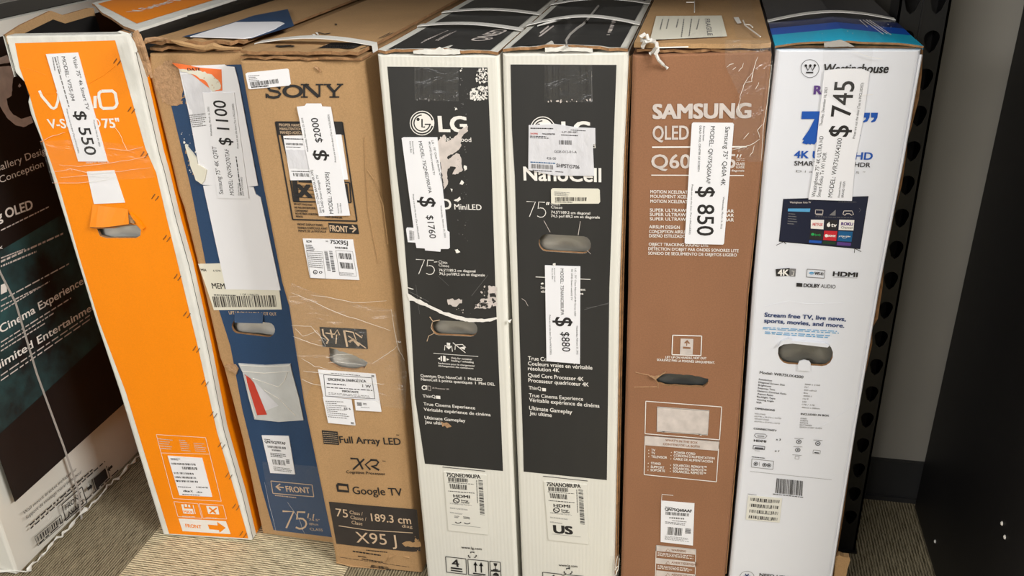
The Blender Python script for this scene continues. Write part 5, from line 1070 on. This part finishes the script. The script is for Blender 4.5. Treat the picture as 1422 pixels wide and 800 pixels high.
    P.small([(146, 244), (208, 251), (208, 256), (146, 249)], 1, K, 5, .6, .02); P.box([(147, 256), (248, 267), (244, 305), (144, 294)], 2, 'grey_ink')
    for cx_, cy_ in ((165, 279), (205, 284), (226, 286)): P.e((cx_, cy_), 10, 9, K, .75); P.e((cx_, cy_), 4, 4, K, n=8)
    P.l([(182, 270), (181, 290)], 1.5, 'grey_ink'); P.l([(138, 314), (516, 353)], 1.2, 'grey_ink')
    P.tag('barcode'); P.bars([(262, 346), (385, 359), (382, 428), (256, 414)], 30, 'ink', 11); P.small([(244, 416), (386, 432), (386, 437), (244, 421)], 1, K, 6, .6, .02)
    P.tag('help_text'); P.e((124, 802), 34, 27, 'grey_ink', .94); 
    for k in range(3): a = k*1.047; P.l([(124-16*math.cos(a), 800-14*math.sin(a)), (124+16*math.cos(a), 800+14*math.sin(a))], 5, 'navy_ink')
    P.t('NEED HELP?', (182, 799), (330, 815), 14, K, .04); P.small([(128, 416), (174, 421), (174, 426), (128, 421)], 1, 'grey_ink', 7)
W_.prints('lettering', f)
def f(m, pl, o):
    P = Pen(m, pl, o, 1040, 220, 3.636)
    P.p([(174, 206), (603, 192), (561, 456), (152, 418)], 'screen_print'); P.l([(174, 206), (603, 192), (561, 456), (152, 418)], 4, 'ink', True)
    for a, b in (((176, 420), (138, 438)), ((178, 422), (188, 432)), ((534, 454), (532, 476)), ((536, 455), (567, 470))): P.l([a, b], 3, 'ink')
def f2(m, pl, o):
    P = Pen(m, pl, o, 1040, 220, 3.636)
    P.p([(198, 252), (310, 252), (307, 269), (196, 266)], 'tile_blue'); P.t('Westinghouse  Roku TV', (206, 225), (312, 226), 9, 'silver_ink', .03); P.small([(200, 272), (255, 276), (245, 338), (194, 334)], 5, 'grey_ink', 2, .3, .4); P.small([(452, 216), (550, 218), (550, 222), (452, 220)], 1, 'grey_ink', 3)
    P.p([(313, 308), (379, 309), (376, 357), (312, 353)], 'white_ink'); P.p([(385, 308), (448, 310), (444, 360), (383, 358)], 'ink'); P.p([(456, 308), (532, 310), (527, 363), (452, 360)], 'white_ink')
    P.p([(309, 362), (374, 365), (370, 410), (305, 406)], 'ink'); P.p([(380, 364), (446, 366), (440, 416), (374, 411)], 'tile_red'); P.p([(452, 366), (524, 369), (518, 420), (446, 416)], 'tile_teal')
    P.p([(305, 411), (368, 415), (365, 428), (303, 424)], 'blue_ink'); P.p([(374, 416), (438, 420), (436, 434), (372, 430)], 'tile_green'); P.p([(446, 420), (516, 425), (513, 441), (443, 437)], 'tile_purple')
    P.box([(336, 259), (374, 260), (372, 280), (335, 279)], 3, 'silver_ink'); P.l([(338, 284), (372, 285)], 2.5, 'silver_ink'); P.p([(405, 286), (438, 258), (437, 288)], 'grey_ink'); P.l([(480, 264), (520, 264), (528, 282), (518, 286), (508, 278), (492, 278), (484, 286), (474, 280), (480, 264)], 3.5, 'silver_ink'); P.small([(336, 291), (524, 297), (524, 301), (336, 295)], 1, 'grey_ink', 4, .5, .02); P.l([(556, 250), (564, 260), (555, 270)], 1.5, 'grey_ink')
def f3(m, pl, o):
    P = Pen(m, pl, o+.0003, 1040, 220, 3.636)
    P.t('NETFLIX', (321, 338), (371, 340), 14, 'tile_red', .04); P.t('tv', (414, 343), (441, 345), 19, 'white_ink', .05); P.e((402, 335), 9, 10, 'white_ink', n=12); P.l([(402, 326), (406, 320)], 4, 'white_ink'); P.t('ROKU', (465, 336), (524, 338), 15, 'purple_ink', .09); P.t('Channel', (464, 352), (521, 354), 11, 'ink'); P.e((322, 382), 8, 7, 'green_ink', n=12); P.t('Spotify', (332, 388), (362, 389), 9, 'green_ink', .03); P.e((391, 389), 9, 8, 'white_ink', n=12); P.t('SHOWTIME', (400, 394), (436, 396), 10, 'white_ink', .06); P.t('prime video', (454, 394), (512, 396), 8, 'white_ink', .03); P.e((482, 394), 14, 8, 'white_ink', .8, 20, 160, n=8)
tvp = W_.prints('television_picture', f, .0006); m = Mesh(); f2(m, pl, .0010); tl_ = m.build('screen_tiles', tvp); m = Mesh(); f3(m, pl, .0010); m.pieces('tile_lettering', W_.root); 
def f(m, pl, o):
    P = Pen(m, pl, o, 1040, 220, 3.636); P.t('4K', (146, 590), (200, 590), 30, 'white_ink', .06); P.l([(216, 566), (228, 568), (222, 590), (214, 588)], 3, 'white_ink')
W_.prints('badge_lettering', f, .0014)
def tx(m, pl, o):
    P = Pen(m, pl, o, 1000, 560, 3.332)
    for i in range(4): P.bars([(141-i*2.5, 434+i*27), (277-i*3, 446+i*27), (275-i*3, 460+i*27), (139-i*2.5, 448+i*27)], 24, 'ink', 20+i); P.small([(170, 450+i*27), (240, 456+i*27), (240, 460+i*27), (170, 454+i*27)], 1, 'grey_ink', i, .6, .02)
W_.label('serial_label', zoom(1000, 560, 3.332)((130, 424), (287, 438), (275, 550), (119, 535)), 'paper_dull', .0018, tx)
def tx(m, pl, o):
    P = Pen(m, pl, o, 1030, 0, 3.077)
    P.t('$ 745', (452, 582), (482, 346), 82, 'ink', .02); P.t('Thursday, December 16, 2021', (343, 536), (366, 372), 11); P.t('Prices are out the door (Tax is INCLUDED)', (483, 590), (520, 352), 11)
    P = P.view(1040, 220, 3.636); P.t('Westinghouse 75" 4K ULTRA HD', (334, 192), (376, -115), 19); P.t('Smart Roku Tv W/ HDR', (360, 192), (393, -32), 19); P.t('MODEL: WR75UX4200', (419, 194), (470, -104), 22); P.t('Known Issues:', (457, 194), (466, 112), 10); P.t('BRAND NEW', (476, 194), (487, 112), 11)
W_.label('price_tag', zoom(1030, 0, 3.077)((352, 300), (420, 292), (510, 292), (546, 306), (520, 500)) + zoom(1040, 220, 3.636)((536, 6), (519, 212), (440, 210), (300, 205), (330, 20)), 'paper', .0026, tx)
edge = [(1280, 72), (1272, 109), (1266, 142), (1258, 187), (1256, 199), (1254.5, 216), (1246, 262), (1240, 300), (1231, 341), (1224, 368), (1219, 390), (1217, 404), (1209, 450), (1207, 463), (1203, 485), (1197, 521), (1195, 535), (1191, 560), (1185, 593), (1175, 665), (1165, 728), (1158, 782), (1154, 810)]
outer = [(1286, 66), (1284, 109), (1280, 142), (1268, 187), (1263.5, 199), (1263, 216), (1256, 262), (1249, 288), (1237, 341), (1230, 368), (1230, 390), (1229, 404), (1222, 450), (1214, 463), (1214, 485), (1206, 521), (1200.5, 535), (1198, 560), (1192, 593), (1181.5, 665), (1173, 728), (1164, 782), (1160, 810)]
rim(W_, edge, outer, 'side_flap', 'kraft_edge', 3, -.010)
m = Mesh(); c = [(1279, 76), (1253.5, 222), (1219, 402), (1186, 598), (1154, 802)]; m.tube([pl.P(p, -.001) for p in c], .0022, 'white_glossy_card', 6); m.build('folded_edge', W_.root)
m = Mesh(); m.slab(pl, zoom(1030, 400, 3.636)((182, 292), (200, 262), (240, 246), (250, 250), (252, 258), (420, 272), (440, 284), (432, 292), (256, 272), (210, 276)), .0004, .006, 'white_glossy_card'); m.slab(pl, zoom(1030, 400, 3.636)((284, 380), (290, 366), (315, 360), (340, 366), (348, 378), (346, 416), (284, 412)), .0004, .003, 'white_glossy_card'); m.build('slot_flap', W_.root, 'torn lip of the hand slot')
m = Mesh(); q = zoom(1140, 700, 8); a = [pl.P(p, -.004) for p in q((150, 620), (215, 600), (300, 640), (335, 650), (295, 800), (270, 870), (150, 870))]; m.slab(pl, q((165, 620), (215, 605), (262, 625), (322, 628), (334, 655), (300, 760), (280, 880), (150, 880)), -.02, -.008, 'kraft'); m.build('bottom_flap', W_.root, 'crushed flap at the bottom corner')
m = Mesh()
for c in (zoom(1030, 400, 3.636)((500, 640), (540, 610), (580, 590)), zoom(1000, 560, 3.332)((440, 120), (500, 90), (570, 40)), zoom(1040, 220, 3.636)((80, 745), (200, 720), (300, 735), (480, 730))): m.tube([pl.P(p, .0001) for p in c], .0004, 'white_glossy_card', 4)
m.pieces('card_crease', W_.root)
W_.film('clear_tape', zoom(1030, 0, 3.077)((345, 200), (560, 205), (540, 420), (520, 500), (350, 400)), creases=[zoom(1030, 0, 3.077)((480, 220), (540, 240), (600, 250)), zoom(1030, 0, 3.077)((500, 405), (560, 402))], cw=.0003, off=.0034)

# ------------------------------------------------------------------ lids and tops
def lid(C, zt, x0, x1, mat, y0, y1, th=.005, front=None, sag=.0, name='lid_panel', wob=.0015, seed=1, edge='kraft_edge', lift=0.0):
    """top flap: a sheet of board lying on the carton, front rim uneven"""
    rnd = random.Random(seed); n = 14; m = Mesh(); T, Bt = [], []
    for i in range(n+1):
        t = i/n; x = x0+(x1-x0)*t; z = zt + sag*math.sin(math.pi*t) + rnd.uniform(-wob, wob) + lift*abs(2*t-1)**3
        y = y0 + rnd.uniform(-wob, wob)*2; T.append(Vector((x, y, z+th))); Bt.append(Vector((x, y, z)))
    def back(P, y): return [Vector((p.x, y, zt + (th if k else 0))) for p in P]
    mid = [Vector((p.x, y0+.10, zt+th+sag*.4*math.sin(math.pi*i/n))) for i, p in enumerate(T)]; far = [Vector((p.x, y1, zt+th)) for p in T]
    for a, b in ((T, mid), (mid, far)):
        for i in range(n): m.face([a[i], a[i+1], b[i+1], b[i]], mat)
    for i in range(n): m.face([Bt[i], Bt[i+1], T[i+1], T[i]], edge); 
    fb = [Vector((p.x, y1, zt)) for p in T]
    for A, B in ((0, 1), (n, n-1)):
        k = A; m.face([Bt[k], T[k], mid[k], far[k], fb[k]] if A else [T[k], Bt[k], fb[k], far[k], mid[k]], edge)
    o = m.build(name, C.root); return o
def strap(C, pts, wd, name='strap', mat='strap_white', th=.0012):
    """binding strap: points across the top (world), width along depth"""
    m = Mesh(); d = Vector((0, wd, 0)); up = Vector((0, 0, th))
    for a, b in zip(pts, pts[1:]):
        m.face([a+up, b+up, b+d+up, a+d+up], mat); m.face([a, b, b+up, a+up], mat); m.face([a+d, a+d+up, b+d+up, b+d], mat)
    m.build(name, C.root)
def arc(p, q, h, n=12, bow=0): return [p.lerp(q, i/n) + Vector((0, bow*math.sin(math.pi*i/n), h*math.sin(math.pi*i/n))) for i in range(n+1)]
def span(C): return C.pl.at(*C.L[0]).x, C.pl.at(*C.R[0]).x
def flat(z): return Plane((0, 0, z), (1, 0, 0), (0, 1, 0))
YB = 3.0
# black and white pair
for C, zz_, k in ((lga, zoom(520, 0, 7.11), 0), (lgb, zoom(700, 0, 7.11), 1)):
    x0, x1 = span(C); zt = C.top; yf = 1.372
    ld = lid(C, zt+.0015, x0+.001, x1-.002, 'white_card', yf, YB, .0045, sag=.003+.003*k, seed=k+2)
    m = Mesh(); z = zt+.0063
    px = [(110, 508), (560, 285), (640, 250)] if k == 0 else [(80, 462), (330, 270), (420, 190)]
    a = onz(*zz_(px[0])[0], z); b = onz(*zz_((1150, 500))[0] if k == 0 else zz_((1140, 495))[0], z)
    n = 10
    def top(x, y): 
        t = (x-x0)/(x1-x0); s_ = (.003+.003*k)*math.sin(math.pi*t); return Vector((x, y, z+.0006 + (s_ if y < yf+.01 else s_*.4 if y < yf+.11 else 0)))
    for ya, yb in ((yf+.004, yf+.10), (yf+.10, YB-.02)):
        for i in range(n):
            xa, xb = a.x+(b.x-a.x)*i/n, a.x+(b.x-a.x)*(i+1)/n; m.face([top(xa, ya), top(xb, ya), top(xb, yb), top(xa, yb)], 'black_print')
    m.build('printed_panel', ld)
    m = Mesh(); P = Pen(m, flat(z+.0014), .0008, 520 if k == 0 else 700, 0, 7.11)
    if k == 0:
        for i, (s0, e0) in enumerate((((455, 424), (700, 312)), ((490, 400), (730, 300)), ((600, 400), (760, 322)), ((620, 402), (806, 306)))): P.small([s0, e0, (e0[0]+6, e0[1]+5), (s0[0]+8, s0[1]+7)], 1, 'silver_ink', i, .6, .05)
        P.t('QNED', (1080, 410), (1330, 300), 150, 'silver_ink', .03)
    else:
        for s0, e0 in (((345, 368), (490, 258)), ((355, 332), (440, 262)), ((410, 345), (540, 252)), ((540, 310), (640, 250)), ((590, 308), (690, 245))): P.l([s0, e0], 14, 'silver_ink')
        P.t('NanoCell', (1040, 350), (1120, 180), 230, 'silver_ink', .04)
    m.pieces('lettering', ld)
    # torn tape over the front lip
    m = Mesh(); pq = [(385, 500), (500, 485), (600, 488), (640, 462), (690, 486), (842, 492), (846, 530), (700, 540), (560, 535), (385, 528)] if k == 0 else [(405, 470), (520, 470), (600, 448), (640, 465), (872, 478), (876, 512), (640, 502), (408, 512)]
    m.slab(C.pl, jag(zz_(*pq), .4, 4, 3), -.001, .0012, 'white_scuffed'); m.build('torn_tape', C.root)
    if k == 0: sp = [((608, 37), (722, 43), .007), ((636, 18), (750, 21), .007)]
    else: sp = [((748, 36), (874, 35), .014), ((778, 7), (890, 6), .010)]
    for A, B, h in sp:
        p, q = onz(*A, z+.002), onz(*B, z+.002); p.x = max(p.x, x0-.001); q = Vector((x1, q.y if abs(q.x-x1) < .1 else p.y, z+.002)); p.x = x0
        strap(C, [Vector((p.x-.001, p.y, zt-.06))] + arc(p, q, h) + [Vector((q.x+.001, q.y, zt-.06))], .024)
m = Mesh(); c = zoom(700, 0, 7.11)((620, 462), (612, 400), (650, 340), (720, 280), (780, 240), (850, 160), (930, 60)); m.tube([onz(*p, lgb.top+.011) for p in c], .0022, 'strap_clear', 6); m.build('tape_edge', lgb.root)
m = Mesh(); c = zoom(700, 0, 7.11)((330, 255), (450, 220), (560, 190), (650, 168)); m.tube([onz(*p, lgb.top+.016) for p in c], [.001, .002, .0025, .003], 'strap_white', 6); m.build('strap_end', lgb.root)
# plain brown
x0, x1 = span(sony); zt = sony.top; yf = sony.pl.o.y
lid(sony, zt+.0025, x0-.0, x1-.002, 'kraft', yf+.002, YB, .004, seed=5, name='inner_flap'); l2 = lid(sony, zt+.0105, x0+.004, x1-.006, 'kraft', yf+.000, YB, .0055, seed=6, lift=.001)
z = zt+.0162; P = Pen(Mesh(), flat(z), .0012, 380, 0, 8.8875)
P.p([(545, 602), (715, 535), (1115, 538), (975, 608)], 'ink'); P.small([(650, 548), (1030, 556), (960, 600), (600, 596)], 3, 'kraft_ink', 2, .5, .1); P.e((140, 577), 120, 17, 'ink', .72); P.l([(60, 585), (220, 566)], 14, 'ink')
P.l([(980, 610), (1130, 545)], 6, 'ink'); P.l([(1070, 612), (1240, 545)], 6, 'ink'); P.l([(1300, 480), (1440, 410)], 6, 'ink'); P.l([(1350, 470), (1480, 410)], 6, 'ink')
P.p([(430, 450), (465, 440), (495, 468), (450, 475)], 'white_ink'); P.p([(470, 432), (500, 425), (545, 455), (505, 452)], 'white_ink'); P.p([(515, 410), (540, 405), (560, 435), (545, 440)], 'white_ink'); P.l([(550, 405), (630, 428), (700, 415)], 8, 'ink'); P.p([(750, 300), (780, 298), (785, 318), (770, 315)], 'ink')
P.m.pieces('lettering', l2)
p, q = onz(387, 59, z+.003), onz(538, 62, z+.003)
strap(sony, [Vector((x0-.001, p.y, zt-.1)), Vector((x0-.001, p.y, z))] + arc(Vector((x0+.004, p.y, z+.001)), Vector((x1, q.y, z+.001)), .010, bow=.0) + [Vector((x1+.001, q.y, zt+.004))], .026)
# navy and brown
x0, x1 = span(blue); zt = blue.top; yf = blue.pl.o.y
lid(blue, zt+.004, x0, x1-.01, 'kraft', yf+.004, YB, .005, seed=8, wob=.0025, name='inner_flap'); l3 = lid(blue, zt+.015, x0+.004, x1-.012, 'kraft', yf, YB, .006, seed=9, wob=.003, lift=.002)
m = Mesh(); z = zt+.0225
m.poly(flat(z), zoom(240, 0, 8.8875)((115, 462), (440, 380), (700, 300), (1000, 200), (1420, 120), (1500, 330), (980, 485)), .0015, 'navy_print'); m.build('printed_panel', l3)
m = Mesh(); m.slab(flat(z), zoom(240, 0, 8.8875)((215, 470), (780, 292), (1320, 285), (1378, 305), (1250, 380), (980, 480), (880, 492)), .0018, .003, 'paper'); m.build('paper_sheet', blue.root)
m = Mesh(); c = zoom(240, 0, 8.8875)((0, 500), (120, 530), (300, 570), (420, 585), (530, 560), (640, 590), (860, 592)); m.tube([blue.pl.P(p, .004) for p in c], [.002, .005, .004, .005, .006, .004, .002], 'kraft', 6); c = zoom(180, 0, 2.963)((62, 180), (75, 165), (110, 158), (160, 160)); m.tube([blue.pl.P(p, .003) for p in c], [.002, .005, .004, .002], 'kraft_torn', 6); m.build('crumpled_rim', blue.root, 'crumpled rim of the lid')
# reddish brown
x0, x1 = span(sams); zt = sams.top; yf = 1.372
lid(sams, zt+.001, x0+.006, x1-.004, 'kraft_warm', yf+.002, YB, .004, seed=11, name='inner_flap'); l4 = lid(sams, zt+.008, x0+.002, x1-.001, 'kraft', yf-.001, YB, .007, seed=12, wob=.001, edge='kraft')
z = zt+.0155; m = Mesh(); m.poly(flat(z), zoom(880, 0, 7.11)((160, 402), (222, 165), (868, 160), (922, 366), (540, 385)), .0012, 'paper_cream')
lb = m.build('shipping_label', sams.root); m = Mesh(); P = Pen(m, flat(z), .0016, 880, 0, 7.11)
for x in (260, 320, 415, 470, 545, 620): P.small([(x+18, 196), (x-10, 380 if 430 < x < 600 else 310), (x+8, 380 if 430 < x < 600 else 310), (x+34, 196)], 1, 'grey_ink', x, .55, .3)
P.t('FRAGILE', (702, 195), (730, 360), 46, 'grey_ink', .02); m.pieces('lettering', lb)
m = Mesh(); m.poly(flat(z), zoom(880, 0, 7.11)((985, 178), (1035, 176), (1065, 236), (1022, 240)), .0012, 'white_ink'); m.build('sticker', sams.root)
m = Mesh(); m.poly(flat(z), zoom(880, 0, 7.11)((130, 0), (950, 0), (1010, 395), (1330, 395), (1200, 200), (1150, 0), (1180, -80), (140, -80)), .0022, 'clear_tape'); m.poly(flat(z), zoom(880, 0, 7.11)((530, 375), (620, 320), (870, 312), (880, 395), (540, 415)), .0026, 'clear_tape')
for c in ([(1080, 200), (1100, 250), (1180, 310), (1250, 362)], [(1090, 240), (1150, 245), (1175, 270)], [(600, 10), (600, 120)], [(520, 22), (600, 22)], [(240, 470), (540, 462)]): m.tube([onz(*p, z+.003) for p in zoom(880, 0, 7.11)(*c)], .0011, 'film_crease_glint', 4)
m.build('clear_tape', sams.root)
m = Mesh(); ztw = zoom(880, 0, 7.11)
for c, r in (([(115, 330), (75, 350), (80, 390), (140, 400), (210, 400), (235, 450), (200, 500), (160, 530)], .004), ([(90, 450), (120, 400), (180, 390), (225, 420), (240, 490), (215, 530)], .004), ([(215, 510), (250, 580), (290, 630), (335, 672)], .0032), ([(130, 335), (150, 380), (110, 420), (90, 470)], .0035)):
    m.tube([sams.pl.P(p, .006+.004*math.sin(i*1.7)) for i, p in enumerate(ztw(*c))], r*.8, 'twist_film', 7)
m.build('twisted_film', sams.root, 'twisted knot of clear wrap')
# glossy white: striped blue lid
x0, x1 = span(west); zt = west.top; yf = 1.372
lid(west, zt+.0002, x0+.004, x1-.006, 'kraft', yf+.008, YB, .003, seed=14, wob=.0005, name='inner_flap')
m = Mesh(); n = 12; z = zt+.0045
rows = [(yf-.002, 'cyan_print'), (onz(1073, 48.5, z).y, 'royal_print'), (onz(1068, 39.5, z).y, 'deep_navy_print'), (onz(1063, 32, z).y, 'night_print'), (YB, None)]
def lz(t, y): return z + (.010*(1-abs(2*t-1)) if y < rows[3][0]+.02 else .006*(1-abs(2*t-1))) + (.004*math.sin(t*9)*(.5 if y < yf+.01 else 0))
for r in range(4):
    ya, yb = rows[r][0], rows[r+1][0]
    for i in range(n):
        ta, tb = i/n, (i+1)/n; xa, xb = x0-.002+(x1-x0+.004)*ta, x0-.002+(x1-x0+.004)*tb
        m.face([(xa, ya, lz(ta, ya)), (xb, ya, lz(tb, ya)), (xb, yb, lz(tb, yb)), (xa, yb, lz(ta, yb))], rows[r][1])
        if r == 0: m.face([(xa, ya, lz(ta, ya)-.003), (xb, ya, lz(tb, ya)-.003), (xb, ya, lz(tb, ya)), (xa, ya, lz(ta, ya))], 'kraft_edge')
    for s_ in (0, 1):
        X = x0-.002+(x1-x0+.004)*s_; m.face([(X, ya, zt), (X, yb, zt), (X, yb, lz(s_, yb)), (X, ya, lz(s_, ya))], rows[r][1])
wl = m.build('lid_panel', west.root, 'lid with cyan, blue and navy stripes')
m = Mesh(); P = Pen(m, flat(z+.007), .002, 1040, 0, 5.469)
for a, b in (((840, 160), (900, 215)), ((865, 160), (1020, 270)), ((890, 160), (1050, 268)), ((915, 162), (1080, 275))): P.l([a, b], 4, 'white_ink')
P.wear([(480, 170), (1080, 170), (1080, 270), (480, 270)], 9, 6, 'white_ink', 2); m.pieces('lettering', wl)
p = onz(1062, 31, z); q = onz(1230, 28, z); strap(west, [Vector((x0-.003, p.y, zt-.05))] + arc(Vector((x0-.003, p.y, z)), Vector((x1+.003, p.y+.02, z)), .014) + [Vector((x1+.003, p.y+.02, zt-.05))], .020)
m = Mesh(); P = Pen(m, west.pl, 0, 1040, 0, 5.469); m.slab(west.pl, jag(P.z([(570, 322), (700, 300), (790, 345), (800, 352), (570, 354)]), .4, 3, 3), .0, .002, 'strap_clear'); m.build('torn_tape', west.root)

# ------------------------------------------------------------------ rack upright and black cabinet
up = thing('rack_upright', (.345, 1.623, 0), 'black perforated steel rack upright behind the glossy white carton', 'upright')
UP = Plane((0, 1.623, 0), (1, 0, 0), (0, 0, 1))
x0, x1 = .306, .386; hs = []
def tear(cx, cz, r=.0125):
    p = [(cx+r*math.cos(math.radians(a)), cz+r*math.sin(math.radians(a))) for a in range(-20, 201, 22)]
    return p + [(cx-r*.55, cz-r*1.5), (cx, cz-r*2.0), (cx+r*.55, cz-r*1.5)]
for k in range(30):
    zc = .10+k*.0635
    hs.append(tear(.3655, zc))
    if zc > .2: hs.append(tear(.3255, zc))
m = Mesh(); rect = [(x0, .003), (x1, .003), (x1, 1.98), (x0, 1.98)]
m.polyuv(UP, rect, 0, 'black_steel', hs)
for h in hs:
    for i in range(len(h)):
        p, q = h[i], h[(i+1) % len(h)]; m.face([UP.at(*p, -.004), UP.at(*q, -.004), UP.at(*q, 0), UP.at(*p, 0)], 'black_steel')
m.box((x0, 1.623, .003), (x0+.004, 1.70, 1.98), 'black_steel'); m.box((x1-.004, 1.623, .003), (x1, 1.70, 1.98), 'black_steel'); m.box((.342, 1.6205, .003), (.346, 1.623, 1.98), 'black_steel')
m.build('post', up)
m = Mesh(); m.box((x0-.004, 1.616, 0), (x1+.004, 1.71, .004), 'black_steel'); m.build('foot_plate', up)
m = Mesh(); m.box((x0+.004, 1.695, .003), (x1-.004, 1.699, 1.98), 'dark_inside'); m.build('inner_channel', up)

cb = thing('storage_cabinet', (.70, 1.4, 0), 'tall plain black cabinet standing against the grey wall at the right edge', 'cabinet')
m = Mesh()
A = [(.543, 1.12, .003), (.543, 1.800, .003), (.543, 1.775, 1.2), (.543, 1.76, 1.95), (.543, 1.12, 1.95)]
m.loft([Vector((p[0]+.34, p[1], p[2])) for p in A], [Vector(p) for p in A], 'black_board'); m.face(A, 'black_board'); m.face([(p[0]+.34, p[1], p[2]) for p in A][::-1], 'black_board'); m.build('carcass', cb)
CP = Plane((.543, 0, 0), (0, -1, 0), (0, 0, 1))
for x, y in ((1299, 752), (1392, 727), (1396, 746)):
    c = onx(x, y, .543); m = Mesh(); n = 10; r = .0042
    ring = [Vector((.5425, c.y+r*math.cos(6.283*i/n), c.z+r*math.sin(6.283*i/n))) for i in range(n)]; tip = [Vector((.5405, c.y+r*.6*math.cos(6.283*i/n), c.z+r*.6*math.sin(6.283*i/n))) for i in range(n)]
    m.loft(ring, tip, 'white_ink'); m.face(tip[::-1], 'white_ink'); m.build('screw_cap', cb, 'white screw cap')
